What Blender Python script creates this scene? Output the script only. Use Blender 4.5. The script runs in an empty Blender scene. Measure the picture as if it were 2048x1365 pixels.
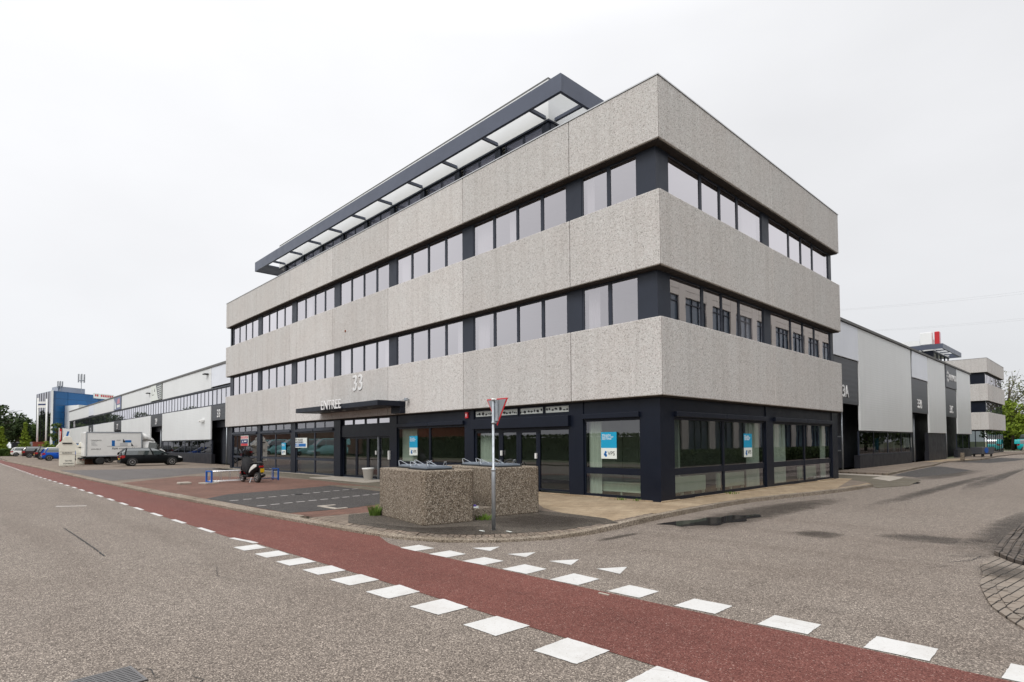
import bpy, bmesh, math, random
from mathutils import Vector, Matrix
R = math.radians
rnd = random.Random(7)
scene = bpy.context.scene
col = scene.collection

# ------------------------------------------------------------------ camera
cam_d = bpy.data.cameras.new('camera'); cam = bpy.data.objects.new('camera', cam_d); col.objects.link(cam)
cam_d.sensor_width = 36.0; cam_d.lens = 1162.86 / 2048 * 36; cam_d.shift_y = (844.98 - 682.5) / 2048
cam_d.clip_start = 0.1; cam_d.clip_end = 3000
YAW, PITCH, ROLL = 0.8107, 0.0359, -0.0065
f_ = Vector((-math.sin(YAW)*math.cos(PITCH), math.cos(YAW)*math.cos(PITCH), math.sin(PITCH)))
r_ = Vector((math.cos(YAW), math.sin(YAW), 0)); u_ = r_.cross(f_)
r2 = r_*math.cos(ROLL)+u_*math.sin(ROLL); u2 = -r_*math.sin(ROLL)+u_*math.cos(ROLL)
mw = Matrix((r2, u2, -f_)).transposed().to_4x4(); mw.translation = Vector((8.527, -13.7165, 1.65))
cam.matrix_world = mw
scene.camera = cam

# ------------------------------------------------------------------ sky, sun, exposure
SUN_EL, SUN_AZ = R(48), R(163)      # azimuth clockwise from +Y: the brightest cloud lies behind the camera
w = bpy.data.worlds.new('World'); scene.world = w; w.use_nodes = True
nt = w.node_tree; nt.nodes.clear()
def wn(t, **k):
    n = nt.nodes.new(t)
    for a, b in k.items(): setattr(n, a, b)
    return n
out = wn('ShaderNodeOutputWorld'); bg = wn('ShaderNodeBackground'); bg.inputs[1].default_value = 0.1
sky = wn('ShaderNodeTexSky', sky_type='NISHITA', sun_disc=False, sun_elevation=SUN_EL, sun_rotation=SUN_AZ, air_density=1.0, dust_density=4.0)
hs = wn('ShaderNodeHueSaturation'); hs.inputs['Saturation'].default_value = 0.25; hs.inputs['Value'].default_value = 1.0
tc = wn('ShaderNodeTexCoord'); sep = wn('ShaderNodeSeparateXYZ')
mp = wn('ShaderNodeMapping'); mp.inputs['Scale'].default_value = (1, 1, 2.2)
noi = wn('ShaderNodeTexNoise'); noi.inputs['Scale'].default_value = 1.6; noi.inputs['Detail'].default_value = 5; noi.inputs['Roughness'].default_value = 0.5
crmp = wn('ShaderNodeValToRGB')       # overcast brightness by height
e = crmp.color_ramp.elements; e[0].position = 0.0; e[0].color = (0.69, 0.705, 0.73, 1); e[1].position = 0.9; e[1].color = (1.55, 1.55, 1.58, 1)
e.new(0.3).color = (0.74, 0.745, 0.765, 1); e.new(0.58).color = (0.82, 0.825, 0.845, 1)
nrm = wn('ShaderNodeVectorMath', operation='NORMALIZE'); dot = wn('ShaderNodeVectorMath', operation='DOT_PRODUCT')
gd = (f_*1.0 + r_*(-0.72) + u_*0.42).normalized(); dot.inputs[1].default_value = gd
dr = wn('ShaderNodeMapRange'); dr.inputs['From Min'].default_value = 0.55; dr.inputs['From Max'].default_value = 1.0; dr.inputs['To Min'].default_value = 0.0; dr.inputs['To Max'].default_value = 0.21
ms = wn('ShaderNodeMapRange'); ms.inputs['From Min'].default_value = 0.3; ms.inputs['From Max'].default_value = 0.7; ms.inputs['To Min'].default_value = 0.92; ms.inputs['To Max'].default_value = 1.06
add = wn('ShaderNodeMath', operation='ADD'); mul = wn('ShaderNodeVectorMath', operation='SCALE'); mul2 = wn('ShaderNodeVectorMath', operation='SCALE'); mul2.inputs[3].default_value = 10.0
mix = wn('ShaderNodeMix', data_type='RGBA'); mix.inputs[0].default_value = 0.10
L = nt.links.new
L(tc.outputs['Generated'], nrm.inputs[0]); L(nrm.outputs[0], dot.inputs[0]); L(nrm.outputs[0], sep.inputs[0]); L(nrm.outputs[0], mp.inputs[0]); L(mp.outputs[0], noi.inputs[0])
L(sep.outputs['Z'], crmp.inputs[0]); L(dot.outputs['Value'], dr.inputs[0]); L(noi.outputs[0], ms.inputs[0]); L(dr.outputs[0], add.inputs[0]); L(ms.outputs[0], add.inputs[1])
L(crmp.outputs[0], mul.inputs[0]); L(add.outputs[0], mul.inputs[3]); L(mul.outputs[0], mul2.inputs[0])
L(sky.outputs[0], hs.inputs['Color']); L(mul2.outputs[0], mix.inputs[6]); L(hs.outputs[0], mix.inputs[7])
L(mix.outputs[2], bg.inputs[0]); L(bg.outputs[0], out.inputs[0])
sd = bpy.data.lights.new('sun', 'SUN'); sd.energy = 1.5; sd.angle = R(24); sd.color = (1.0, 0.97, 0.93)
sun = bpy.data.objects.new('sun', sd); col.objects.link(sun)
sdir = Vector((math.sin(SUN_AZ)*math.cos(SUN_EL), math.cos(SUN_AZ)*math.cos(SUN_EL), math.sin(SUN_EL)))
sun.rotation_euler = sdir.to_track_quat('Z', 'Y').to_euler()
vs = scene.view_settings; vs.view_transform = 'Standard'; vs.look = 'None'; vs.gamma = 1.0; vs.use_curve_mapping = False; vs.exposure = 0.18
scene.cycles.max_bounces = 8; scene.cycles.transparent_max_bounces = 16; scene.cycles.glossy_bounces = 3; scene.cycles.diffuse_bounces = 3
scene.cycles.sample_clamp_indirect = 4.0; scene.cycles.caustics_reflective = False; scene.cycles.caustics_refractive = False

# ------------------------------------------------------------------ materials
class NB:
    def __init__(s, name):
        s.m = bpy.data.materials.new(name); s.m.use_nodes = True; s.t = s.m.node_tree
        s.p = s.t.nodes['Principled BSDF']; s.o = s.t.nodes['Material Output']
        s.tc = s.t.nodes.new('ShaderNodeTexCoord')
    def n(s, t, ins=None, **k):
        x = s.t.nodes.new(t)
        for a, b in k.items(): setattr(x, a, b)
        for a, b in (ins or {}).items():
            if isinstance(b, bpy.types.NodeSocket): s.t.links.new(b, x.inputs[a])
            else: x.inputs[a].default_value = b
        return x
    def co(s, scale=(1, 1, 1), rot=(0, 0, 0)):
        return s.n('ShaderNodeMapping', {0: s.tc.outputs['Object'], 'Scale': scale, 'Rotation': rot}).outputs[0]
    def noise(s, scale, detail=3, rough=0.5, vec=None):
        return s.n('ShaderNodeTexNoise', {0: vec or s.tc.outputs['Object'], 'Scale': scale, 'Detail': detail, 'Roughness': rough}).outputs[0]
    def ramp(s, fac, stops, interp='LINEAR'):
        r = s.n('ShaderNodeValToRGB', {0: fac}); e = r.color_ramp.elements; r.color_ramp.interpolation = interp
        while len(e) > 1: e.remove(e[-1])
        for i, (p, c) in enumerate(stops):
            c = (c, c, c, 1) if isinstance(c, (int, float)) else (*c, 1)
            if i == 0: e[0].position = p; e[0].color = c
            else: e.new(p).color = c
        return r.outputs[0]
    def mix(s, fac, a, b, mode='MIX'):
        x = s.n('ShaderNodeMix', data_type='RGBA', blend_type=mode)
        for i, v in ((0, fac), (6, a), (7, b)):
            if isinstance(v, bpy.types.NodeSocket): s.t.links.new(v, x.inputs[i])
            else: x.inputs[i].default_value = v if i == 0 else ((v, v, v, 1) if isinstance(v, (int, float)) else (*v, 1))
        return x.outputs[2]
    def math(s, op, a, b=0.0, c=None):
        d = {0: a, 1: b}
        if c is not None: d[2] = c
        return s.n('ShaderNodeMath', d, operation=op).outputs[0]
    def base(s, v):
        if isinstance(v, bpy.types.NodeSocket): s.t.links.new(v, s.p.inputs['Base Color'])
        else: s.p.inputs['Base Color'].default_value = (*v, 1)
    def rough(s, v):
        if isinstance(v, bpy.types.NodeSocket): s.t.links.new(v, s.p.inputs['Roughness'])
        else: s.p.inputs['Roughness'].default_value = v
    def bump(s, h, st=0.3, dist=0.01):
        b = s.n('ShaderNodeBump', {'Height': h, 'Strength': st, 'Distance': dist}); s.t.links.new(b.outputs[0], s.p.inputs['Normal'])
    def hsv_vary(s, colr, amt, scale=2.0):
        v = s.noise(scale, 4, 0.6)
        k = s.n('ShaderNodeMapRange', {0: v, 'From Min': 0.3, 'From Max': 0.7, 'To Min': 1-amt, 'To Max': 1+amt}).outputs[0]
        return s.n('ShaderNodeHueSaturation', {'Color': colr, 'Value': k}).outputs[0]

def plain(name, c, rough=0.5, metal=0.0, vary=0.06, scale=3.0, spec=0.5, coat=0.0, bump=0.0):
    b = NB(name); rgb = b.n('ShaderNodeRGB'); rgb.outputs[0].default_value = (*c, 1)
    b.base(b.hsv_vary(rgb.outputs[0], vary, scale)); b.p.inputs['Metallic'].default_value = metal
    b.rough(b.ramp(b.noise(scale*2.3, 3), [(0.3, max(0, rough-0.06)), (0.7, min(1, rough+0.06))]))
    b.p.inputs['Specular IOR Level'].default_value = spec
    if coat: b.p.inputs['Coat Weight'].default_value = coat; b.p.inputs['Coat Roughness'].default_value = 0.05
    if bump: b.bump(b.noise(scale*12, 3), bump, 0.003)
    return b.m

def emis(name, c, k):
    b = NB(name); b.base(c); b.p.inputs['Emission Color'].default_value = (*c, 1); b.p.inputs['Emission Strength'].default_value = k; return b.m

def aggregate(name, scale, stops, patch, bumpk=0.35, dark_gap=None, vary=0.05):
    """exposed-aggregate concrete: one random colour per pebble, gaps, and slow weathering patches"""
    b = NB(name)
    wv = b.n('ShaderNodeVectorMath', {0: b.tc.outputs['Object'], 1: b.n('ShaderNodeTexNoise', {'Scale': scale*0.6, 0: b.tc.outputs['Object']}).outputs[1]}, operation='ADD')
    v = b.n('ShaderNodeTexVoronoi', {0: b.tc.outputs['Object'], 'Scale': scale, 'Randomness': 1.0})
    r = b.n('ShaderNodeSeparateColor', {0: v.outputs['Color']})
    c = b.ramp(r.outputs[0], stops, 'CONSTANT')
    c = b.mix(0.25, c, b.ramp(b.noise(scale*2.2, 2), [(0.35, 0.25), (0.65, 0.75)]), 'OVERLAY')
    if dark_gap is not None:
        g = b.n('ShaderNodeTexVoronoi', {0: b.tc.outputs['Object'], 'Scale': scale}, feature='DISTANCE_TO_EDGE')
        gm = b.ramp(g.outputs[0], [(0.0, 1.0), (0.12, 0.0)])
        c = b.mix(gm, c, dark_gap)
    pm = b.ramp(b.noise(0.45, 4, 0.6), [(0.38, 0.0), (0.62, 1.0)])
    c = b.mix(b.math('MULTIPLY', pm, 0.55), c, patch, 'MULTIPLY')
    gi = b.n('ShaderNodeNewGeometry'); tv_ = b.n('ShaderNodeMapRange', {0: gi.outputs['Random Per Island'], 'To Min': 0.92, 'To Max': 1.06}).outputs[0]
    c = b.n('ShaderNodeHueSaturation', {'Color': c, 'Value': tv_}).outputs[0]
    # rain streaks: noise stretched along z
    st = b.noise(1.0, 4, 0.65, b.co((3.4, 3.4, 0.10)))
    c = b.mix(b.ramp(st, [(0.44, 0.0), (0.74, 0.5)]), c, (0.77, 0.76, 0.745), 'MULTIPLY')
    b.base(c); b.rough(0.92); b.p.inputs['Specular IOR Level'].default_value = 0.25
    b.bump(v.outputs['Distance'], bumpk, 0.01)
    return b.m

MT = {}
MT['concrete'] = aggregate('exposed_aggregate_concrete', 46, [(0.0, (0.33, 0.315, 0.30)), (0.06, (0.48, 0.455, 0.43)), (0.18, (0.585, 0.57, 0.55)), (0.5, (0.655, 0.645, 0.63)), (0.80, (0.615, 0.575, 0.565)), (0.93, (0.74, 0.725, 0.70))], (0.97, 0.94, 0.925), 0.12)
MT['gravel_concrete'] = aggregate('gravel_faced_concrete', 52, [(0.0, (0.085, 0.068, 0.052)), (0.14, (0.18, 0.145, 0.11)), (0.36, (0.27, 0.225, 0.175)), (0.62, (0.35, 0.30, 0.24)), (0.86, (0.47, 0.42, 0.35))], (0.74, 0.69, 0.62), 0.5, (0.13, 0.105, 0.08))

def road_mat(name, stops, big, bscale=95, wet=None, rough=0.85):
    b = NB(name)
    v = b.n('ShaderNodeTexVoronoi', {0: b.co((1, 1, 0.3)), 'Scale': bscale})
    r = b.n('ShaderNodeSeparateColor', {0: v.outputs['Color']})
    c = b.ramp(r.outputs[0], stops)
    mid = b.noise(7, 4, 0.65); c = b.mix(0.5, c, b.ramp(mid, [(0.3, 0.40), (0.7, 0.60)]), 'OVERLAY')
    lo = b.noise(0.22, 5, 0.6); c = b.mix(b.ramp(lo, [(0.35, 0.0), (0.68, 0.75)]), c, big, 'MULTIPLY')
    st = b.noise(1.0, 5, 0.65, b.co((0.55, 0.07, 1)))          # tyre tracks running along the side road
    c = b.mix(b.ramp(st, [(0.52, 0.0), (0.75, 0.35)]), c, (0.72, 0.70, 0.69), 'MULTIPLY')
    s3 = b.n('ShaderNodeSeparateXYZ', {0: b.tc.outputs['Object']}); wob = b.math('MULTIPLY', b.noise(0.15, 2), 1.6)
    tr_ = b.math('SINE', b.math('MULTIPLY', b.math('ADD', s3.outputs[1], wob), 2*math.pi/1.75))
    msk = b.math('MULTIPLY', b.ramp(s3.outputs[1], [(0.0, 1.0), (0.001, 0.0)]), b.ramp(b.noise(0.5, 4, 0.7, b.co((0.12, 1, 1))), [(0.35, 0.0), (0.65, 0.5)]))
    c = b.mix(b.math('MULTIPLY', msk, b.ramp(tr_, [(0.3, 0.0), (0.9, 1.0)])), c, (0.76, 0.74, 0.73), 'MULTIPLY')
    c = b.mix(b.ramp(b.noise(2.3, 5, 0.7), [(0.56, 0.0), (0.72, 0.45)]), c, (0.72, 0.70, 0.70), 'MULTIPLY')
    b.base(c); b.rough(b.ramp(lo, [(0.3, rough), (0.7, rough-0.14)])); b.p.inputs['Specular IOR Level'].default_value = 0.18
    b.bump(v.outputs['Distance'], 0.6, 0.005)
    return b.m
MT['asphalt'] = road_mat('chip_seal_asphalt', [(0.0, (0.078, 0.064, 0.056)), (0.32, (0.150, 0.128, 0.110)), (0.62, (0.225, 0.193, 0.165)), (0.88, (0.34, 0.295, 0.25)), (1.0, (0.60, 0.52, 0.45))], (0.84, 0.81, 0.79), 112)
MT['red_asphalt'] = road_mat('red_asphalt', [(0.0, (0.085, 0.030, 0.024)), (0.5, (0.165, 0.060, 0.048)), (0.95, (0.235, 0.098, 0.080)), (1.0, (0.42, 0.28, 0.24))], (0.80, 0.80, 0.80), 120, rough=0.8)
MT['grey_asphalt'] = road_mat('grey_asphalt', [(0.0, (0.07, 0.065, 0.063)), (0.6, (0.135, 0.125, 0.12)), (1.0, (0.24, 0.22, 0.21))], (0.8, 0.78, 0.78), 90)
MT['dark_asphalt'] = road_mat('dark_asphalt', [(0.0, (0.028, 0.027, 0.027)), (0.6, (0.062, 0.058, 0.057)), (1.0, (0.17, 0.155, 0.14))], (0.75, 0.75, 0.78), 90, rough=0.8)
MT['island_asphalt'] = road_mat('weathered_asphalt', [(0.0, (0.035, 0.031, 0.027)), (0.6, (0.088, 0.077, 0.066)), (1.0, (0.22, 0.19, 0.155))], (0.62, 0.58, 0.54), 85, rough=0.75)

def brick_mat(name, c1, c2, mortar, bw=0.21, bh=0.105, rot=0.0, ms=0.012, stain=(0.7, 0.68, 0.66), jitter=0.4):
    b = NB(name)
    co = b.co((1, 1, 1), (0, 0, rot))
    br = b.n('ShaderNodeTexBrick', {0: co, 'Color1': (*c1, 1), 'Color2': (*c2, 1), 'Mortar': (*mortar, 1), 'Scale': 1.0, 'Mortar Size': ms*0.5, 'Mortar Smooth': 0.3, 'Brick Width': bw, 'Row Height': bh, 'Bias': 0.0})
    c = b.mix(jitter, br.outputs[0], b.ramp(b.noise(14, 4, 0.7), [(0.3, 0.3), (0.7, 0.7)]), 'OVERLAY')
    lo = b.noise(0.7, 5, 0.65); c = b.mix(b.ramp(lo, [(0.4, 0.0), (0.7, 0.8)]), c, stain, 'MULTIPLY')
    c = b.mix(b.ramp(b.noise(90, 2), [(0.35, 0.0), (0.7, 0.35)]), c, (0.6, 0.58, 0.55), 'MULTIPLY')
    b.base(c); b.rough(0.85); b.p.inputs['Specular IOR Level'].default_value = 0.3
    b.bump(b.math('SUBTRACT', 1.0, br.outputs['Fac']), 0.5, 0.006)
    return b.m
MT['brick_tan'] = brick_mat('tan_grey_pavers', (0.27, 0.215, 0.17), (0.20, 0.165, 0.135), (0.07, 0.06, 0.045))
MT['brick_sand'] = brick_mat('sand_yellow_pavers', (0.42, 0.33, 0.225), (0.34, 0.265, 0.18), (0.15, 0.12, 0.08), 0.30, 0.30, 0.0, 0.012, (0.66, 0.60, 0.54), 0.4)
MT['brick_red'] = brick_mat('red_brown_pavers', (0.225, 0.118, 0.088), (0.16, 0.088, 0.068), (0.07, 0.05, 0.04), rot=R(90))
MT['brick_dark'] = brick_mat('dark_worn_pavers', (0.15, 0.125, 0.105), (0.10, 0.085, 0.075), (0.02, 0.018, 0.016), 0.42, 0.10, R(88), 0.02)
MT['brick_beige'] = brick_mat('beige_worn_pavers', (0.29, 0.250, 0.21), (0.23, 0.20, 0.17), (0.03, 0.026, 0.022), 0.40, 0.105, R(96), 0.018, (0.85, 0.8, 0.76), 0.2)
MT['brick_grey'] = brick_mat('grey_green_pavers', (0.19, 0.165, 0.125), (0.145, 0.13, 0.10), (0.05, 0.045, 0.03))
MT['kerb'] = aggregate('kerb_concrete', 60, [(0.0, (0.14, 0.115, 0.09)), (0.3, (0.28, 0.235, 0.19)), (0.7, (0.38, 0.33, 0.27))], (0.62, 0.58, 0.5), 0.3)
MT['slab'] = plain('pale_concrete_slab', (0.38, 0.34, 0.29), 0.85, vary=0.2, scale=2.5)
def paint_mat(name, c):
    b = NB(name); n = b.noise(60, 3, 0.7); l = b.noise(2.5, 4, 0.7)
    k = b.ramp(n, [(0.30, (0.40, 0.37, 0.34)), (0.40, c)]); k = b.mix(b.ramp(l, [(0.45, 0.0), (0.75, 0.6)]), k, (0.74, 0.71, 0.67), 'MULTIPLY')
    cr = b.n('ShaderNodeTexVoronoi', {0: b.tc.outputs['Object'], 'Scale': 5.5}, feature='DISTANCE_TO_EDGE'); k = b.mix(b.math('MULTIPLY', b.ramp(cr.outputs[0], [(0.0, 1.0), (0.012, 0.0)]), b.ramp(b.noise(1.7, 3), [(0.5, 0.0), (0.6, 0.8)])), k, (0.25, 0.22, 0.20))
    b.base(k); b.rough(0.7); return b.m
MT['paint'] = paint_mat('white_road_paint', (0.60, 0.595, 0.58))
MT['paint_worn'] = paint_mat('worn_road_paint', (0.55, 0.52, 0.50))
def water():
    b = NB('puddle_water'); b.base((0.03, 0.027, 0.025)); b.rough(0.03); b.p.inputs['Specular IOR Level'].default_value = 0.6
    a = b.ramp(b.noise(3.0, 4, 0.7), [(0.35, 0.0), (0.5, 1.0)]); b.p.inputs['Alpha'].default_value = 0.9; return b.m
MT['water'] = water()
MT['wet'] = None
def wet():
    b = NB('damp_stain'); b.base((0.040, 0.032, 0.026)); b.rough(0.6); b.p.inputs['Specular IOR Level'].default_value = 0.25
    n = b.noise(2.6, 6, 0.75); u = b.tc.outputs['Generated']
    s = b.n('ShaderNodeSeparateXYZ', {0: u})
    fx = b.math('MULTIPLY', b.math('MULTIPLY', s.outputs[0], b.math('SUBTRACT', 1.0, s.outputs[0])), 4.0)
    fy = b.math('MULTIPLY', b.math('MULTIPLY', s.outputs[1], b.math('SUBTRACT', 1.0, s.outputs[1])), 4.0)
    e = b.math('MULTIPLY', fx, fy)
    a = b.math('MULTIPLY', b.ramp(b.math('ADD', b.math('MULTIPLY', n, 0.9), b.math('MULTIPLY', e, 0.55)), [(0.55, 0.0), (0.95, 1.0)]), 0.52)
    b.t.links.new(a, b.p.inputs['Alpha']); return b.m
MT['wet'] = wet()
MT['ground'] = plain('soil_and_grass', (0.075, 0.085, 0.035), 0.95, vary=0.35, scale=0.6)
MT['frame'] = plain('slate_blue_metal', (0.026, 0.032, 0.048), 0.42, vary=0.10, scale=1.2, spec=0.35)
MT['slate'] = plain('slate_blue_fascia', (0.085, 0.100, 0.145), 0.40, vary=0.08, scale=0.8)
MT['navy'] = plain('dark_navy_metal', (0.0065, 0.0095, 0.019), 0.38, vary=0.12, scale=1.0, spec=0.28)
MT['anthracite'] = plain('anthracite_cladding', (0.020, 0.021, 0.027), 0.5, vary=0.10, scale=0.8, spec=0.3)
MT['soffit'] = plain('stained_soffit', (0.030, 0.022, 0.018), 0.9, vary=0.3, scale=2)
MT['white_wall'] = plain('white_cladding', (0.86, 0.875, 0.87), 0.45, vary=0.03, scale=0.5)
MT['plaster'] = plain('interior_plaster', (0.62, 0.62, 0.58), 0.9, vary=0.05)
MT['ceiling'] = plain('ceiling_tiles', (0.55, 0.55, 0.55), 0.9)
MT['floor_in'] = plain('interior_carpet', (0.07, 0.07, 0.075), 0.95)
MT['curtain'] = plain('white_curtain_fabric', (0.78, 0.77, 0.74), 0.9, vary=0.04)
MT['blind_white'] = plain('white_roller_blind', (0.86, 0.85, 0.90), 0.9, vary=0.02)
MT['rad'] = plain('radiator_enamel', (0.74, 0.76, 0.68), 0.4)
MT['door_white'] = plain('white_door_paint', (0.70, 0.72, 0.64), 0.5)
MT['roof'] = plain('grey_roofing', (0.16, 0.16, 0.16), 0.9)
MT['black'] = plain('black_rubber', (0.018, 0.018, 0.018), 0.7)
MT['chrome'] = plain('brushed_steel', (0.62, 0.62, 0.62), 0.3, 1.0)
MT['galv'] = plain('galvanised_steel', (0.42, 0.45, 0.48), 0.45, 0.75, vary=0.15, scale=8)
MT['lid'] = plain('painted_steel_plate', (0.20, 0.235, 0.28), 0.4, 0.3, vary=0.15, scale=6)
MT['letter'] = plain('white_lettering', (0.80, 0.80, 0.80), 0.5, vary=0.02)
MT['letter_grey'] = plain('grey_lettering', (0.35, 0.36, 0.38), 0.5, vary=0.02)
MT['white'] = plain('white_plastic', (0.78, 0.78, 0.76), 0.4, vary=0.03)
MT['blue_paint'] = plain('blue_painted_steel', (0.012, 0.10, 0.42), 0.4, vary=0.1, scale=8)
MT['red'] = plain('red_enamel', (0.55, 0.020, 0.030), 0.35, vary=0.04)
MT['cyan'] = plain('cyan_print', (0.0, 0.32, 0.55), 0.5, vary=0.03)
MT['navy_print'] = plain('navy_print', (0.015, 0.03, 0.12), 0.5, vary=0.03)
MT['blue_print'] = plain('blue_print', (0.0, 0.13, 0.42), 0.5, vary=0.03)
MT['paper'] = plain('white_print', (0.74, 0.78, 0.74), 0.6, vary=0.02)
MT['black_print'] = plain('black_print', (0.02, 0.02, 0.025), 0.6, vary=0.02)

def cladding(name, c, pitch, axis, rough=0.35):
    """profiled metal sheet: fine ribs in the bump, faint streaks in the colour"""
    b = NB(name); rgb = b.n('ShaderNodeRGB'); rgb.outputs[0].default_value = (*c, 1)
    k = b.hsv_vary(rgb.outputs[0], 0.035, 0.35)
    st = b.noise(1.0, 4, 0.6, b.co((1.8, 1.8, 0.06)))
    k = b.mix(b.ramp(st, [(0.4, 0.0), (0.75, 0.4)]), k, (0.90, 0.90, 0.89), 'MULTIPLY')
    s = b.n('ShaderNodeSeparateXYZ', {0: b.tc.outputs['Object']})
    wv = b.math('SINE', b.math('MULTIPLY', s.outputs[axis], 2*math.pi/pitch))
    b.base(k); b.rough(rough); b.p.inputs['Metallic'].default_value = 0.0
    b.bump(wv, 0.12, 0.01); return b.m
MT['clad'] = cladding('light_grey_sheet_cladding', (0.74, 0.755, 0.755), 0.15, 2)
MT['clad_dark'] = cladding('anthracite_sheet_cladding', (0.040, 0.043, 0.052), 0.3, 2, 0.4)
MT['clad_pale'] = cladding('pale_blue_sign_panel', (0.74, 0.77, 0.84), 40.0, 2, 0.3)
MT['clad_sign_grey'] = plain('grey_sign_panel', (0.10, 0.105, 0.12), 0.45)

def glass(name, refl, tint=(0.75, 0.8, 0.8), wav=0.0, rough=0.0, gl=(0.93, 0.92, 0.97), pw=4.0):
    b = NB(name); t = b.t; t.nodes.remove(b.p)
    tr = b.n('ShaderNodeBsdfTransparent', {0: (*tint, 1)})
    g = b.n('ShaderNodeBsdfGlossy', {'Color': (*gl, 1), 'Roughness': rough})
    fr = b.n('ShaderNodeLayerWeight', {'Blend': 0.5})
    f5 = b.math('POWER', fr.outputs['Facing'], pw)
    oi = b.n('ShaderNodeObjectInfo')
    r0 = b.math('ADD', b.math('MULTIPLY', oi.outputs['Random'], refl*0.28), refl*0.86)
    fac = b.math('MINIMUM', b.math('ADD', b.math('MULTIPLY', f5, 1.0-refl), r0), 1.0)
    if wav:
        bp = b.n('ShaderNodeBump', {'Height': b.noise(1.3, 2), 'Strength': wav, 'Distance': 0.02})
        t.links.new(bp.outputs[0], g.inputs['Normal'])
    mx = b.n('ShaderNodeMixShader', {0: fac, 1: tr.outputs[0], 2: g.outputs[0]})
    t.links.new(mx.outputs[0], b.o.inputs[0]); return b.m
MT['glass_up'] = glass('coated_office_glass', 0.40, (0.80, 0.79, 0.83), 0.02, gl=(1.0, 0.965, 1.0), pw=1.25)
MT['glass_low'] = glass('shopfront_glass', 0.17, (0.62, 0.70, 0.64), 0.03)
MT['glass_ware'] = glass('strip_window_glass', 0.55, (0.85, 0.85, 0.85), 0.03, pw=2.0)
MT['glass_dark'] = glass('tinted_dark_glass', 0.07, (0.25, 0.28, 0.28), 0.03, pw=8.0)
def car_glass():
    b = NB('car_glass'); b.base((0.05, 0.065, 0.065)); b.rough(0.03); b.p.inputs['Specular IOR Level'].default_value = 1.0; b.p.inputs['Coat Weight'].default_value = 1.0; b.p.inputs['Coat IOR'].default_value = 1.9; return b.m
MT['car_glass'] = car_glass()
def car_paint(name, c):
    b = NB(name); b.base(c); b.rough(0.35); b.p.inputs['Specular IOR Level'].default_value = 0.12; b.p.inputs['Coat Weight'].default_value = 0.07; b.p.inputs['Coat Roughness'].default_value = 0.05; return b.m

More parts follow.
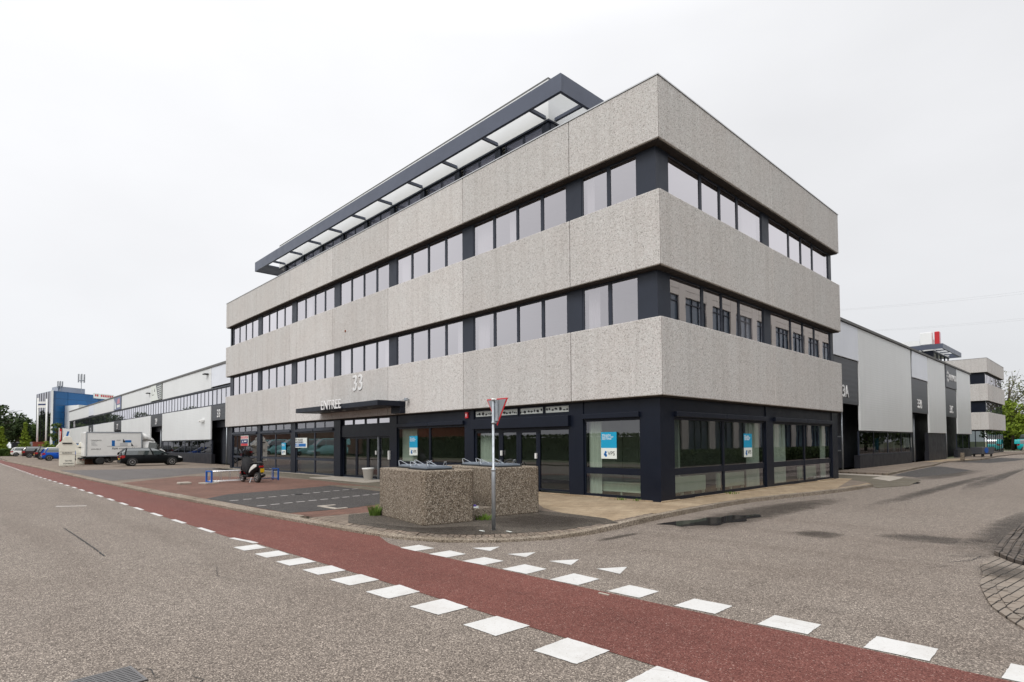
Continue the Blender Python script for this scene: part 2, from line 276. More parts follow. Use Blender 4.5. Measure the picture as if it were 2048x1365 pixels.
# ------------------------------------------------------------------ mesh helpers
ORI = {}
def setp(o, label=None, cat=None, group=None, kind=None):
    if label: o['label'] = label
    if cat: o['category'] = cat
    if group: o['group'] = group
    if kind: o['kind'] = kind
    return o
def thing(name, label, cat, loc=(0, 0, 0), rz=0.0, group=None, world=False):
    o = bpy.data.objects.new(name, None); col.objects.link(o); o.empty_display_size = 0.3
    o.location = loc; o.rotation_euler = (0, 0, rz)
    if world: ORI[o.name] = Vector(loc)
    return setp(o, label, cat, group)
def ident(u, i, z): return (u, i, z)
class MB:
    def __init__(s, T=None): s.bm = bmesh.new(); s.T = T or ident; s.mi = 0
    def face(s, pts):
        try:
            f = s.bm.faces.new([s.bm.verts.new(s.T(*p)) for p in pts]); f.material_index = s.mi; return f
        except ValueError: return None
    def box(s, a0, a1, b0, b1, c0, c1, bev=0.0, seg=2):
        v = [s.bm.verts.new(s.T(x, y, z)) for x in (a0, a1) for y in (b0, b1) for z in (c0, c1)]
        fs = [s.bm.faces.new([v[i] for i in q]) for q in ((0, 1, 3, 2), (4, 6, 7, 5), (0, 4, 5, 1), (2, 3, 7, 6), (0, 2, 6, 4), (1, 5, 7, 3))]
        for f in fs: f.material_index = s.mi
        if bev:
            es = list({e for f in fs for e in f.edges})
            r = bmesh.ops.bevel(s.bm, geom=es, offset=bev, segments=seg, affect='EDGES', profile=0.5)
            for f in r['faces']: f.material_index = s.mi
        return s
    def prism(s, poly, z0, z1, bev=0.0, axis='z', caps=True):
        def P(p, h): return {'z': (p[0], p[1], h), 'y': (p[0], h, p[1]), 'x': (h, p[0], p[1])}[axis]
        lo = [s.bm.verts.new(s.T(*P(p, z0))) for p in poly]; hi = [s.bm.verts.new(s.T(*P(p, z1))) for p in poly]; n = len(poly)
        fs = [s.bm.faces.new((lo[i], lo[(i+1) % n], hi[(i+1) % n], hi[i])) for i in range(n)]
        if caps: fs += [s.bm.faces.new(lo[::-1]), s.bm.faces.new(hi)]
        for f in fs: f.material_index = s.mi
        if bev:
            es = list({e for f in fs for e in f.edges})
            r = bmesh.ops.bevel(s.bm, geom=es, offset=bev, segments=2, affect='EDGES', profile=0.5)
            for f in r['faces']: f.material_index = s.mi
        return s
    def tube(s, pts, rad, n=8, caps=True):
        pts = [Vector(s.T(*p)) for p in pts]; rs = rad if isinstance(rad, (list, tuple)) else [rad]*len(pts); rings = []
        pu = None
        for i, p in enumerate(pts):
            d = ((pts[min(i+1, len(pts)-1)]-p).normalized() + (p-pts[max(i-1, 0)]).normalized())
            d = d.normalized() if d.length > 1e-6 else Vector((0, 0, 1))
            u = d.orthogonal().normalized() if pu is None else (pu - d*pu.dot(d)).normalized()
            pu = u; v = d.cross(u)
            rings.append([s.bm.verts.new(p + (u*math.cos(2*math.pi*k/n)+v*math.sin(2*math.pi*k/n))*rs[i]) for k in range(n)])
        for a, b in zip(rings, rings[1:]):
            for k in range(n):
                f = s.bm.faces.new((a[k], a[(k+1) % n], b[(k+1) % n], b[k])); f.material_index = s.mi; f.smooth = n > 6
        if caps:
            for r in (rings[0][::-1], rings[-1]): s.bm.faces.new(r).material_index = s.mi
        return s
    def lathe(s, prof, c=(0, 0), n=24, axis='z'):
        rings = []
        for r, h in prof:
            ring = []
            for k in range(n):
                a = 2*math.pi*k/n; x, y = math.cos(a)*r, math.sin(a)*r
                p = {'z': (c[0]+x, c[1]+y, h), 'x': (h, c[0]+x, c[1]+y), 'y': (c[0]+x, h, c[1]+y)}[axis]
                ring.append(s.bm.verts.new(s.T(*p)))
            rings.append(ring)
        for a, b in zip(rings, rings[1:]):
            for k in range(n):
                f = s.bm.faces.new((a[k], a[(k+1) % n], b[(k+1) % n], b[k])); f.material_index = s.mi; f.smooth = True
        for r in (rings[0][::-1], rings[-1]): s.bm.faces.new(r).material_index = s.mi
        return s
    def loft(s, rings, closed=True, caps=True, smooth=True):
        R_ = [[s.bm.verts.new(s.T(*p)) for p in r] for r in rings]; n = len(R_[0])
        for a, b in zip(R_, R_[1:]):
            for k in range(n if closed else n-1):
                f = s.bm.faces.new((a[k], a[(k+1) % n], b[(k+1) % n], b[k])); f.material_index = s.mi; f.smooth = smooth
        if caps:
            for r in (R_[0][::-1], R_[-1]): s.bm.faces.new(r).material_index = s.mi
        return s
    def build(s, name, mats, parent=None, label=None, cat=None, group=None, kind=None, recalc=True, smooth=False):
        if recalc: bmesh.ops.recalc_face_normals(s.bm, faces=s.bm.faces[:])
        me = bpy.data.meshes.new(name)
        o = bpy.data.objects.new(name, me)
        if parent is not None and parent.name in ORI:
            ORI[o.name] = ORI[parent.name]
            bmesh.ops.translate(s.bm, verts=s.bm.verts[:], vec=-ORI[parent.name])
        if smooth:
            for f in s.bm.faces: f.smooth = True
        s.bm.to_mesh(me); s.bm.free()
        for m in (mats if isinstance(mats, (list, tuple)) else [mats]): me.materials.append(MT[m] if isinstance(m, str) else m)
        col.objects.link(o)
        if parent is not None: o.parent = parent
        return setp(o, label, cat, group, kind)
def copy_tree(o, parent=None):
    c = o.copy(); col.objects.link(c)
    if parent is not None: c.parent = parent
    for ch in list(o.children): copy_tree(ch, c)
    return c
def sheet(name, poly, z, mat, t=0.0, label=None):
    b = MB()
    if t: b.prism(poly, z-t, z)
    else: b.face([(x, y, z) for x, y in poly])
    o = b.build(name, mat, kind='structure')
    if label: o['label'] = label
    if not t:
        me = o.data
        if me.polygons[0].normal.z < 0: me.flip_normals()
    return o
def text_mesh(txt, size, depth, xs=1.0, align='LEFT', shear=0.0, spacing=1.0):
    cu = bpy.data.curves.new('t', 'FONT'); cu.body = txt; cu.size = size; cu.extrude = depth/2; cu.align_x = align; cu.shear = shear; cu.space_character = spacing; cu.offset = 0.004*size
    to = bpy.data.objects.new('t', cu); col.objects.link(to)
    dg = bpy.context.evaluated_depsgraph_get(); me = bpy.data.meshes.new_from_object(to.evaluated_get(dg))
    bpy.data.objects.remove(to); bpy.data.curves.remove(cu)
    return me
def text(name, txt, origin, udir, size, mat, parent, depth=0.01, xs=1.0, align='LEFT', zdir=(0, 0, 1), shear=0.0, spacing=1.0, label=None):
    """letters standing on a plane: udir is the reading direction, zdir their up direction"""
    me = text_mesh(txt, size, depth, align=align, shear=shear, spacing=spacing)
    u = Vector(udir).normalized(); z = Vector(zdir).normalized(); nrm_ = u.cross(z)
    M4 = Matrix((u*xs, z, nrm_)).transposed().to_4x4()
    M4.translation = Vector(origin) - (ORI[parent.name] if parent is not None and parent.name in ORI else Vector())
    me.transform(M4); me.name = name
    me.materials.clear(); me.materials.append(MT[mat] if isinstance(mat, str) else mat)
    o = bpy.data.objects.new(name, me); col.objects.link(o)
    if parent is not None:
        o.parent = parent
        if parent.name in ORI: ORI[o.name] = ORI[parent.name]
    if label: o['label'] = label
    return o
# ------------------------------------------------------------------ ground, roads, pavements
sheet('ground', [(-900, -700), (900, -700), (900, 900), (-900, 900)], -0.30, 'ground')
sheet('road', [(-420, -18.4), (60, -18.4), (60, 2), (13.0, 2), (13.0, 140), (-3.0, 140), (-3.0, 0.5), (-420, 0.5)], -0.10, 'asphalt', 0.19)
sheet('road', [(-3.0, 96), (-3.0, 108), (-60, 108), (-60, 96)], -0.104, 'asphalt', 0.18)
K = [(-240, -10.4), (-80, -9.85), (-54, -9.3), (-42, -9.14), (-29.4, -9.0), (-21.7, -8.85), (-15.2, -8.72), (-10, -8.5), (-6, -8.38), (-3.8, -8.33), (-2.2, -8.33), (-0.76, -8.27), (-0.1, -8.14), (0.5, -7.92), (1.0, -7.55), (1.4, -7.05), (1.72, -6.4), (1.87, -5.71), (1.88, -5.0), (1.76, -4.1), (1.6, -2.6), (1.5, -1.0), (1.45, 0.6), (1.5, 2.2), (1.72, 3.9), (2.0, 5.5), (2.2, 7.4), (2.3, 9.4), (2.2, 11.0)]
def kf(x): return 1.012+0.046*min(1.0, max(0.0, (x+6.0)/5.0))
K = [(8.53+kf(x)*(x-8.53), -13.72+kf(x)*(y+13.72)) for x, y in K]     # foot of the kerb, at road level
def offs(pts, d):
    o = []
    for i, p in enumerate(pts):
        a, c = Vector(pts[max(i-1, 0)]), Vector(pts[min(i+1, len(pts)-1)]); t = (c-a).normalized(); o.append((p[0]-t.y*d, p[1]+t.x*d))
    return o
KW = 0.30
KI = offs(K, KW)
sheet('yard_paving', KI + [(-0.6, 15.0), (-2.6, 15.0), (-2.6, 2.5), (-240, 2.6)], 0.0, 'brick_tan', 0.13)
sheet('pavement', [(-5.2, -0.1), (-1.6, -3.0), (-0.5, -3.45), (0.7, -3.5), (1.35, -3.9)] + [p for p in KI if p[1] > -3.8 and p[1] < 9.5] + [(0.3, 14.6), (-0.27, 14.6), (-0.27, 0.27), (-5.2, 0.27)], 0.004, 'brick_sand')
sheet('pavement', [(-13.6, 0.27), (-35.5, 0.27), (-35.5, -0.9), (-30.7, -0.95), (-25, -1.3), (-19.4, -1.6), (-14.6, -1.9), (-9.9, -2.1), (-5.2, -1.2), (-5.2, 0.27)], 0.004, 'brick_grey')
sheet('pavement', [(-19.1, -1.2), (-13.6, -1.2), (-13.6, 0.2), (-19.1, 0.2)], 0.03, 'slab', 0.03)
sheet('pavement', [p for p in KI if -27 < p[0] < -3.7] + [(-3.9, -2.4), (-5.3, -1.3), (-9.5, -2.15), (-17, -1.75), (-21.5, -2.2), (-26, -4.9)], 0.0035, 'brick_red')
sheet('pavement', [(-13.9, -2.95), (-12.2, -2.2), (-9.6, -2.2), (-5.6, -1.4), (-4.0, -2.6), (-3.8, -3.4), (-5.6, -3.2), (-9.3, -3.05)], 0.0075, 'brick_grey')
def ki_y(x):
    for (xa, ya), (xb, yb) in zip(KI, KI[1:]):
        if xa <= x <= xb: return ya+(yb-ya)*(x-xa)/(xb-xa)
    return KI[0][1]
sheet('parking_asphalt', [(-11.0, ki_y(-11.0)+0.01), (-12.1, -7.2), (-12.6, -5.2), (-13.3, -3.0), (-9.4, -3.1), (-5.75, -3.3), (-5.55, -5.3), (-5.2, -6.6), (-5.35, ki_y(-5.35)+0.01), (-7.6, ki_y(-7.6)+0.01)], 0.008, 'dark_asphalt')
KIi = [p for p in KI if -3.8 < p[0] and p[1] < -3.9]
sheet('island_asphalt', KIi + [(1.35, -3.9), (0.7, -3.5), (-0.55, -3.42), (-1.65, -3.45), (-3.95, -3.7), (-3.98, -7.1)], 0.008, 'island_asphalt')
sheet('parking_asphalt', [(-41, ki_y(-41)+0.01), (-30, ki_y(-30)+0.01), (-24.3, ki_y(-24.3)+0.01), (-25.7, -6.0), (-29.8, -2.6), (-31, -0.5), (-37, -0.3), (-38.4, -3.1), (-40.1, -6.6)], 0.004, 'grey_asphalt')
# driveway and pavement beside the warehouse on the side road
sheet('driveway', [(2.2, 11.0), (2.75, 13.0), (2.3, 17.0), (0.35, 19.9), (-2.4, 20.6), (-2.4, 25.4), (-4.4, 25.4), (-4.4, 20.9), (-2.45, 14.4), (-0.5, 14.4)], -0.086, 'brick_grey', 0.05)
for q in ([(0.25, 19.9), (1.35, 18.4), (1.48, 16.9), (0.35, 18.2)], [(0.35, 18.15), (1.48, 16.85), (1.52, 15.3), (0.43, 16.9)], [(-2.3, 20.8), (0.2, 19.95), (0.25, 18.9), (-2.3, 19.6)]):
    sheet('driveway_slab', q, -0.080, 'slab', 0.03)
PR = [(0.3, 20.2), (0.05, 24), (-0.35, 30), (-0.42, 34), (-1.0, 40), (-1.1, 43), (-0.6, 46.5), (-0.1, 51), (-0.3, 58), (-0.6, 64), (-0.4, 76), (1.4, 92)]
sheet('pavement', PR + [(-3.2, 92), (-3.0, 62.4), (-2.5, 62.4), (-2.5, 20.9)], 0.0, 'brick_tan', 0.11)
sheet('pavement', [(-1.15, 40.5), (-1.0, 44), (-0.5, 47.5), (-0.5, 50.5), (-2.2, 50.5), (-2.3, 40.5)], 0.004, 'brick_sand')
sheet('parking_asphalt', [(0.45, 20.6), (1.7, 19.2), (2.25, 24), (2.35, 29), (0.0, 34), (-0.3, 33.5), (0.1, 25)], -0.095, 'dark_asphalt')
sheet('parking_asphalt', [(-0.9, 44), (1.4, 43), (2.2, 50), (2.4, 58), (0.1, 60), (-0.3, 50)], -0.095, 'dark_asphalt')
# cycle path
low = [(-240, -11.3), (-73, -10.60), (-52, -10.47), (-37, -10.42), (-22, -10.17), (-9, -10.07), (-3.0, -9.97), (-2.35, -9.86), (2.5, -9.76), (16, -9.68), (60, -9.68)]
up = [(60, -8.12), (16, -8.12), (6.5, -8.17), (2.5, -8.24), (0.3, -8.30), (-0.45, -8.2)] + [(x, y+0.06) for x, y in K[11::-1]]
sheet('cycle_path', low + up, -0.096, 'red_asphalt')
# painted markings: small sheets, each row one object
def interp(x, pts):
    for (a, ya), (b, yb) in zip(pts, pts[1:]):
        if a <= x <= b: return ya + (yb-ya)*(x-a)/(b-a)
    return pts[-1][1]
b = MB(); x = -3.09
lowx = [(px, py-0.0) for px, py in low]
while x > -120:
    for k in range(3):                                        # short quads so that the dash follows the path edge
        xa, xb = x-0.95*k/3*-1 if False else x-0+0.31*k, x+0.31*(k+1)
        b.face([(xa, interp(xa, lowx)-0.05, -0.0942), (xb, interp(xb, lowx)-0.05, -0.0942), (xb, interp(xb, lowx)+0.05, -0.0942), (xa, interp(xa, lowx)+0.05, -0.0942)])
    x -= 1.93
b.build('edge_dashes', 'paint', kind='structure')
b = MB()
def ragged(b, pts, z=-0.0942, amp=0.004, step=0.03):
    P = []
    for (xa, ya), (xb, yb) in zip(pts, pts[1:]+pts[:1]):
        n = max(2, int(math.hypot(xb-xa, yb-ya)/step))
        for i in range(n): P.append((xa+(xb-xa)*i/n+rnd.gauss(0, amp*0.5), ya+(yb-ya)*i/n+rnd.gauss(0, amp*0.5), z))
    b.face(P)
def jq(x0, x1, y0, y1, sk=0.0):
    j = lambda: rnd.uniform(-0.012, 0.012)
    ragged(b, [(x0+j(), y0+j()), (x1+j(), y0+j()+0.02), (x1+sk+j(), y1+j()), (x0+sk+j(), y1+j())])
for k, x0 in enumerate([-2.0, -1.13, -0.27, 0.59, 1.41, 2.29, 3.20, 4.09, 5.04, 5.96, 6.9, 7.8]):
    jq(x0, x0+0.46, -10.28+min(k, 6)*0.018, -9.90+min(k, 5)*0.034)
b.build('crossing_blocks', 'paint', kind='structure')
b = MB()
for k, x0 in enumerate([0.09, 0.88, 1.70, 2.53, 3.41, 4.29, 5.17, 6.05, 6.96, 7.86, 8.75]):
    jq(x0, x0+0.44, -8.31+min(k, 6)*0.028, -7.93+min(k, 4)*0.05)
b.build('crossing_blocks', 'paint', kind='structure')
b = MB()
for p in (((0.97, -7.47), (1.21, -7.07), (1.39, -7.44)), ((1.78, -7.42), (1.99, -7.0), (2.16, -7.39)), ((2.61, -7.36), (2.85, -6.96), (3.03, -7.34)), ((3.44, -7.28), (3.67, -6.89), (3.86, -7.32))):
    ragged(b, list(p))
b.build('give_way_triangles', 'paint', kind='structure')
b = MB(); b.face([(-12.9, -11.62, -0.0942), (-12.75, -11.68, -0.0942), (-12.3, -11.02, -0.0942), (-12.45, -10.96, -0.0942)]); b.build('road_line', 'paint_worn', kind='structure')
b = MB()
for i in range(12):
    t = i/11; x = -9.62-1.33*t; y = -7.80+4.63*t
    b.face([(x-0.04, y-0.13, 0.013), (x+0.05, y-0.12, 0.013), (x-0.01+0.04, y+0.13, 0.013), (x-0.06, y+0.12, 0.013)])
for i in range(11):
    t = i/10; x = -7.52-0.92*t; y = -7.78+4.0*t
    b.face([(x-0.04, y-0.13, 0.013), (x+0.05, y-0.12, 0.013), (x+0.03, y+0.13, 0.013), (x-0.06, y+0.12, 0.013)])
b.build('parking_bay_lines', 'paint_worn', kind='structure')

# kerb stones laid along the edge of the yard
def walk(pts, step):
    out_ = []; acc = 0.0; i = 0; p = Vector(pts[0])
    for a, c in zip(pts, pts[1:]):
        a, c = Vector(a), Vector(c); Ls = (c-a).length; d = (c-a)/Ls; t = (step-acc) if out_ else 0.0
        while t <= Ls:
            out_.append(a+d*t); t += step
        acc = Ls-(t-step)
    return out_
def kerb(name, pts, step, wd, z0, z1, mat, inward=1, gap=0.012, off=0.0, jit=0.004):
    b = MB(); P = walk(pts, step)
    for p, q in zip(P, P[1:]):
        d = (q-p).normalized(); n = Vector((-d.y, d.x))*inward
        p1 = p+d*gap*0.5+n*off; q1 = q-d*gap*0.5+n*off; dz = rnd.uniform(-jit, jit)
        b.prism([tuple(p1), tuple(q1), tuple(q1+n*wd), tuple(p1+n*wd)], z0, z1+dz, bev=0.008 if step > 0.3 else 0.0)
    return b.build(name, mat, kind='structure')
def sloped_kerb(name, pts, step, d0, d1, zfun0, zfun1, mat, gap, jit, zb=-0.12):
    b = MB(); P = walk(pts, step)
    for p, q in zip(P, P[1:]):
        d = (q-p).normalized(); n = Vector((-d.y, d.x)); p1, q1 = p+d*gap*0.5, q-d*gap*0.5; j = rnd.uniform(-jit, jit)
        lo = [(p1+n*d0), (q1+n*d0), (q1+n*d1), (p1+n*d1)]; zt_ = [zfun0(p)+j, zfun0(q)+j, zfun1(q)+j, zfun1(p)+j]
        vb = [b.bm.verts.new((v.x, v.y, zb)) for v in lo]; vt = [b.bm.verts.new((v.x, v.y, z)) for v, z in zip(lo, zt_)]
        b.bm.faces.new(vt); 
        for k in range(4): b.bm.faces.new((vb[k], vb[(k+1) % 4], vt[(k+1) % 4], vt[k]))
    return b.build(name, mat, kind='structure')
def kb(p): return min(1.0, max(0.0, (p.y+6.6)/3.0)) if p.x > 0.3 else 0.0
kl = lambda p: min(1.0, max(0.0, (-p.x-1.0)/5.0))
z_out = lambda p: -0.058+0.064*kb(p)+0.028*kl(p)
z_mid = lambda p: -0.036+0.044*kb(p)+0.026*kl(p)
z_in = lambda p: 0.002+0.004*kb(p)
sloped_kerb('kerb', K[1:], 0.98, 0.0, 0.168, z_out, z_mid, 'kerb', 0.014, 0.004)
sloped_kerb('kerb_gutter', K[1:10], 0.5, 0.17, KW, z_mid, z_in, 'kerb', 0.01, 0.004)
sloped_kerb('kerb_gutter', K[9:21], 0.115, 0.17, KW, z_mid, z_in, 'brick_tan', 0.014, 0.005)
sloped_kerb('kerb_gutter', K[20:], 0.5, 0.17, KW, z_mid, z_in, 'brick_sand', 0.012, 0.004)
kerb('kerb', PR[:9], 0.98, 0.13, -0.12, 0.012, 'kerb', off=-0.01)
kerb('building_edging', [(-35.5, 0.20), (-19.0, 0.20)], 0.9, 0.06, 0.0, 0.03, 'slab', jit=0.008)
kerb('building_edging', [(-5.0, 0.18), (-0.1, 0.18)], 0.9, 0.07, 0.0, 0.035, 'brick_sand', jit=0.008)
kerb('building_edging', [(-0.20, 0.15), (-0.20, 14.4)], 0.9, 0.07, 0.0, 0.035, 'brick_sand', -1, jit=0.01)
# brick apron on the far side of the side road (right edge of the photo)
sheet('brick_apron', [(7.13, -2.45), (7.10, -3.3), (7.24, -4.1), (7.29, -4.74), (7.4, -5.28), (7.53, -5.84), (7.72, -6.3), (8.0, -6.9), (9.2, -7.6), (13, -7.6), (13, -3.2), (7.7, -3.2), (7.4, -2.9)], -0.085, 'brick_beige', 0.02)
sheet('brick_apron', [(7.12, -2.3), (7.04, -1.0), (7.04, 0.4), (7.06, 2.0), (7.3, 9), (13, 9), (13, -3.1), (7.78, -3.1), (7.45, -2.8)], -0.06, 'brick_dark', 0.05)
for k in range(5):
    kerb('brick_course', [(7.12+0.10*k, 9.0), (7.05+0.10*k, 2.0), (7.03+0.10*k, 0.4), (7.03+0.10*k, -1.0), (7.10+0.10*k, -2.2), (7.45+0.09*k, -2.95+0.03*k), (8.6, -3.3+0.03*k)], 0.22, 0.075, -0.09, -0.045, 'brick_dark', jit=0.006, gap=0.02)
kerb('brick_course', [(7.08, -3.3), (7.22, -4.1), (7.27, -4.74), (7.38, -5.28), (7.51, -5.84), (7.70, -6.3), (8.0, -6.9), (9.2, -7.6)], 0.22, 0.10, -0.12, -0.078, 'brick_beige', jit=0.004, gap=0.016)
kerb('brick_course', [(7.34, -3.9), (7.40, -4.6), (7.52, -5.3), (7.66, -5.9), (7.9, -6.4), (8.3, -6.9), (9.2, -7.4)], 0.22, 0.09, -0.12, -0.076, 'brick_beige', jit=0.004, gap=0.016)
# pavements across the roads, behind the camera and out of frame
sheet('pavement', [(-300, -18.4), (60, -18.4), (60, -22), (-300, -22)], 0.0, 'brick_tan', 0.13)
sheet('pavement', [(13.0, 9), (13.0, 140), (60, 140), (60, 9)], 0.0, 'brick_tan', 0.13)
# puddles and damp stains
def blob(name, pts, z, mat):
    b = MB(); n = len(pts); P = []
    for i in range(n):                                           # Catmull-Rom rounding
        p0, p1, p2, p3 = (Vector(pts[(i+k-1) % n]) for k in range(4))
        for t in (0, .2, .4, .6, .8):
            P.append(0.5*((2*p1)+(-p0+p2)*t+(2*p0-5*p1+4*p2-p3)*t*t+(-p0+3*p1-3*p2+p3)*t*t*t) + Vector((rnd.uniform(-.012, .012), rnd.uniform(-.012, .012))))
    b.face([(p.x, p.y, z) for p in P]); return b.build(name, mat, kind='structure')
blob('puddle', [(1.60, -2.9), (1.9, -2.78), (2.18, -2.85), (2.32, -2.45), (2.62, -2.2), (2.58, -1.7), (2.76, -1.2), (2.6, -0.75), (2.66, -0.2), (2.4, 0.25), (2.28, -0.2), (2.05, -0.35), (2.02, -0.9), (1.84, -1.2), (1.86, -1.7), (1.70, -2.1)], -0.0925, 'water')
blob('puddle', [(2.23, 13.0), (2.5, 12.9), (2.72, 14.3), (2.66, 15.2), (2.35, 15.4), (2.2, 14.4)], -0.0925, 'water')
for q in ([(1.62, -3.9), (2.6, -3.4), (3.1, -1.5), (3.0, 1.2), (2.9, 4.5), (2.6, 6.5), (2.2, 5.0), (1.7, 2.5), (1.5, -1)], [(4.0, -2.35), (4.2, -1.6), (4.95, -1.5), (4.85, -2.35), (4.45, -2.5)], [(1.9, -5.6), (2.15, -5.2), (2.1, -4.2), (1.95, -4.2)], [(6.6, -2.6), (7.5, -2.7), (7.3, 3), (6.9, 6), (6.5, 1.5)],
          [(7.1, -3.4), (7.6, -3.3), (7.7, -4.2), (7.35, -4.35), (7.1, -3.9)], [(1.4, 18.5), (2.0, 16), (2.9, 20), (3.2, 28), (2.4, 30)], [(4.5, 12), (5.0, 11), (4.6, 26), (4.2, 38), (4.0, 20)], [(3.6, 4), (4.0, 3), (4.2, 14), (3.9, 26), (3.5, 12)], [(5.5, -1.8), (6.9, -1.6), (6.9, -0.8), (6.0, -0.6), (5.2, -1.2)]):
    blob('damp_patch', q, -0.0952 if q[0][0] < 7.05 else -0.058, 'wet')
for q in ([(-3.3, -7.6), (-1.0, -7.75), (0.6, -7.0), (0.9, -6.1), (-0.3, -6.2), (-1.1, -7.2)], [(-1.1, -5.8), (0.4, -6.0), (1.3, -5.0), (0.8, -3.9), (-1.0, -4.0), (-1.3, -3.6)]):
    blob('damp_patch', q, 0.0115, 'wet')
# cracks in the asphalt: thin bitumen seams
def crack(pts, wd=0.012, z=-0.0925, name='road_crack'):
    b = MB(); P = []
    for a, c in zip(pts, pts[1:]):
        a, c = Vector(a), Vector(c); n = max(2, int((c-a).length/0.04))
        for i in range(n): P.append(a.lerp(c, i/n)+Vector((rnd.uniform(-.01, .01), rnd.uniform(-.01, .01))))
    for a, c in zip(P, P[1:]):
        d = (c-a).normalized(); n = Vector((-d.y, d.x)); k = wd*rnd.uniform(0.3, 0.8)
        b.face([(*(a-n*k), z), (*(c-n*k), z), (*(c+n*k), z), (*(a+n*k), z)])
    return b.build(name, 'black', kind='structure')
crack([(-6.97, -12.06), (-4.5, -12.02), (-2.6, -12.01)], 0.018)
crack([(3.1, -12.70), (3.25, -12.60), (3.42, -12.62), (3.55, -12.56)], 0.006); crack([(3.46, -12.75), (3.60, -12.68), (3.70, -12.72), (3.74, -12.82), (3.70, -12.92)], 0.006); crack([(3.60, -12.40), (3.75, -12.36), (3.87, -12.46), (3.83, -12.60)], 0.006)
crack([(-40, -14.3), (-20, -14.22), (-8, -14.25), (0, -14.2), (4.5, -14.22)], 0.010); crack([(2.4, -6.9), (3.1, -6.1), (3.4, -5.2), (4.2, -4.7)], 0.006); crack([(-1.2, -11.3), (-0.5, -11.0), (0.2, -11.2), (0.9, -10.9)], 0.005)
crack([(6.75, -3.4), (6.95, -3.0), (7.0, -2.5)], 0.01); crack([(6.5, -3.0), (6.8, -2.7), (7.05, -2.5)], 0.008); crack([(6.6, -4.0), (6.8, -3.7)], 0.008)
# ------------------------------------------------------------------ concrete office building
def window(parent, T, u0, u1, z0, z1, bars, glass_m, inset, t=0.052, dep=0.09, hb=(), fm='frame', name='window'):
    b = MB(T)
    b.box(u0, u1, inset, inset+dep, z0, z0+t); b.box(u0, u1, inset, inset+dep, z1-t, z1)
    b.box(u0, u0+t, inset, inset+dep, z0+t, z1-t); b.box(u1-t, u1, inset, inset+dep, z0+t, z1-t)
    for c, wd in bars: b.box(c-wd/2, c+wd/2, inset+0.003, inset+dep-0.003, z0+t, z1-t)
    for c, wd in hb: b.box(u0+t, u1-t, inset+0.006, inset+dep-0.006, c-wd/2, c+wd/2)
    f = b.build(name, fm, parent)
    gi = inset+dep*.28; g = MB(T); g.face([(u0+t*.5, gi, z0+t*.5), (u1-t*.5, gi, z0+t*.5), (u1-t*.5, gi, z1-t*.5), (u0+t*.5, gi, z1-t*.5)])
    g.build('pane', glass_m, f)
    return f
def curtain(T, u0, u1, z0, z1, i, label, group='white curtains in the office windows', folds=None):
    b = MB(T); n = max(8, int((u1-u0)/0.03)); pts = []
    for k in range(n+1):
        u = u0+(u1-u0)*k/n; pts.append((u, i+0.035*math.sin(k*1.35)+0.012*math.sin(k*0.37)))
    for (a, ia), (c, ic) in zip(pts, pts[1:]):
        f = b.face([(a, ia, z0), (c, ic, z0), (c, ic, z1), (a, ia, z1)])
        if f: f.smooth = True
    bmesh.ops.remove_doubles(b.bm, verts=b.bm.verts[:], dist=1e-5)
    b.build('curtain', 'curtain', None, label, 'curtain', group, recalc=False)

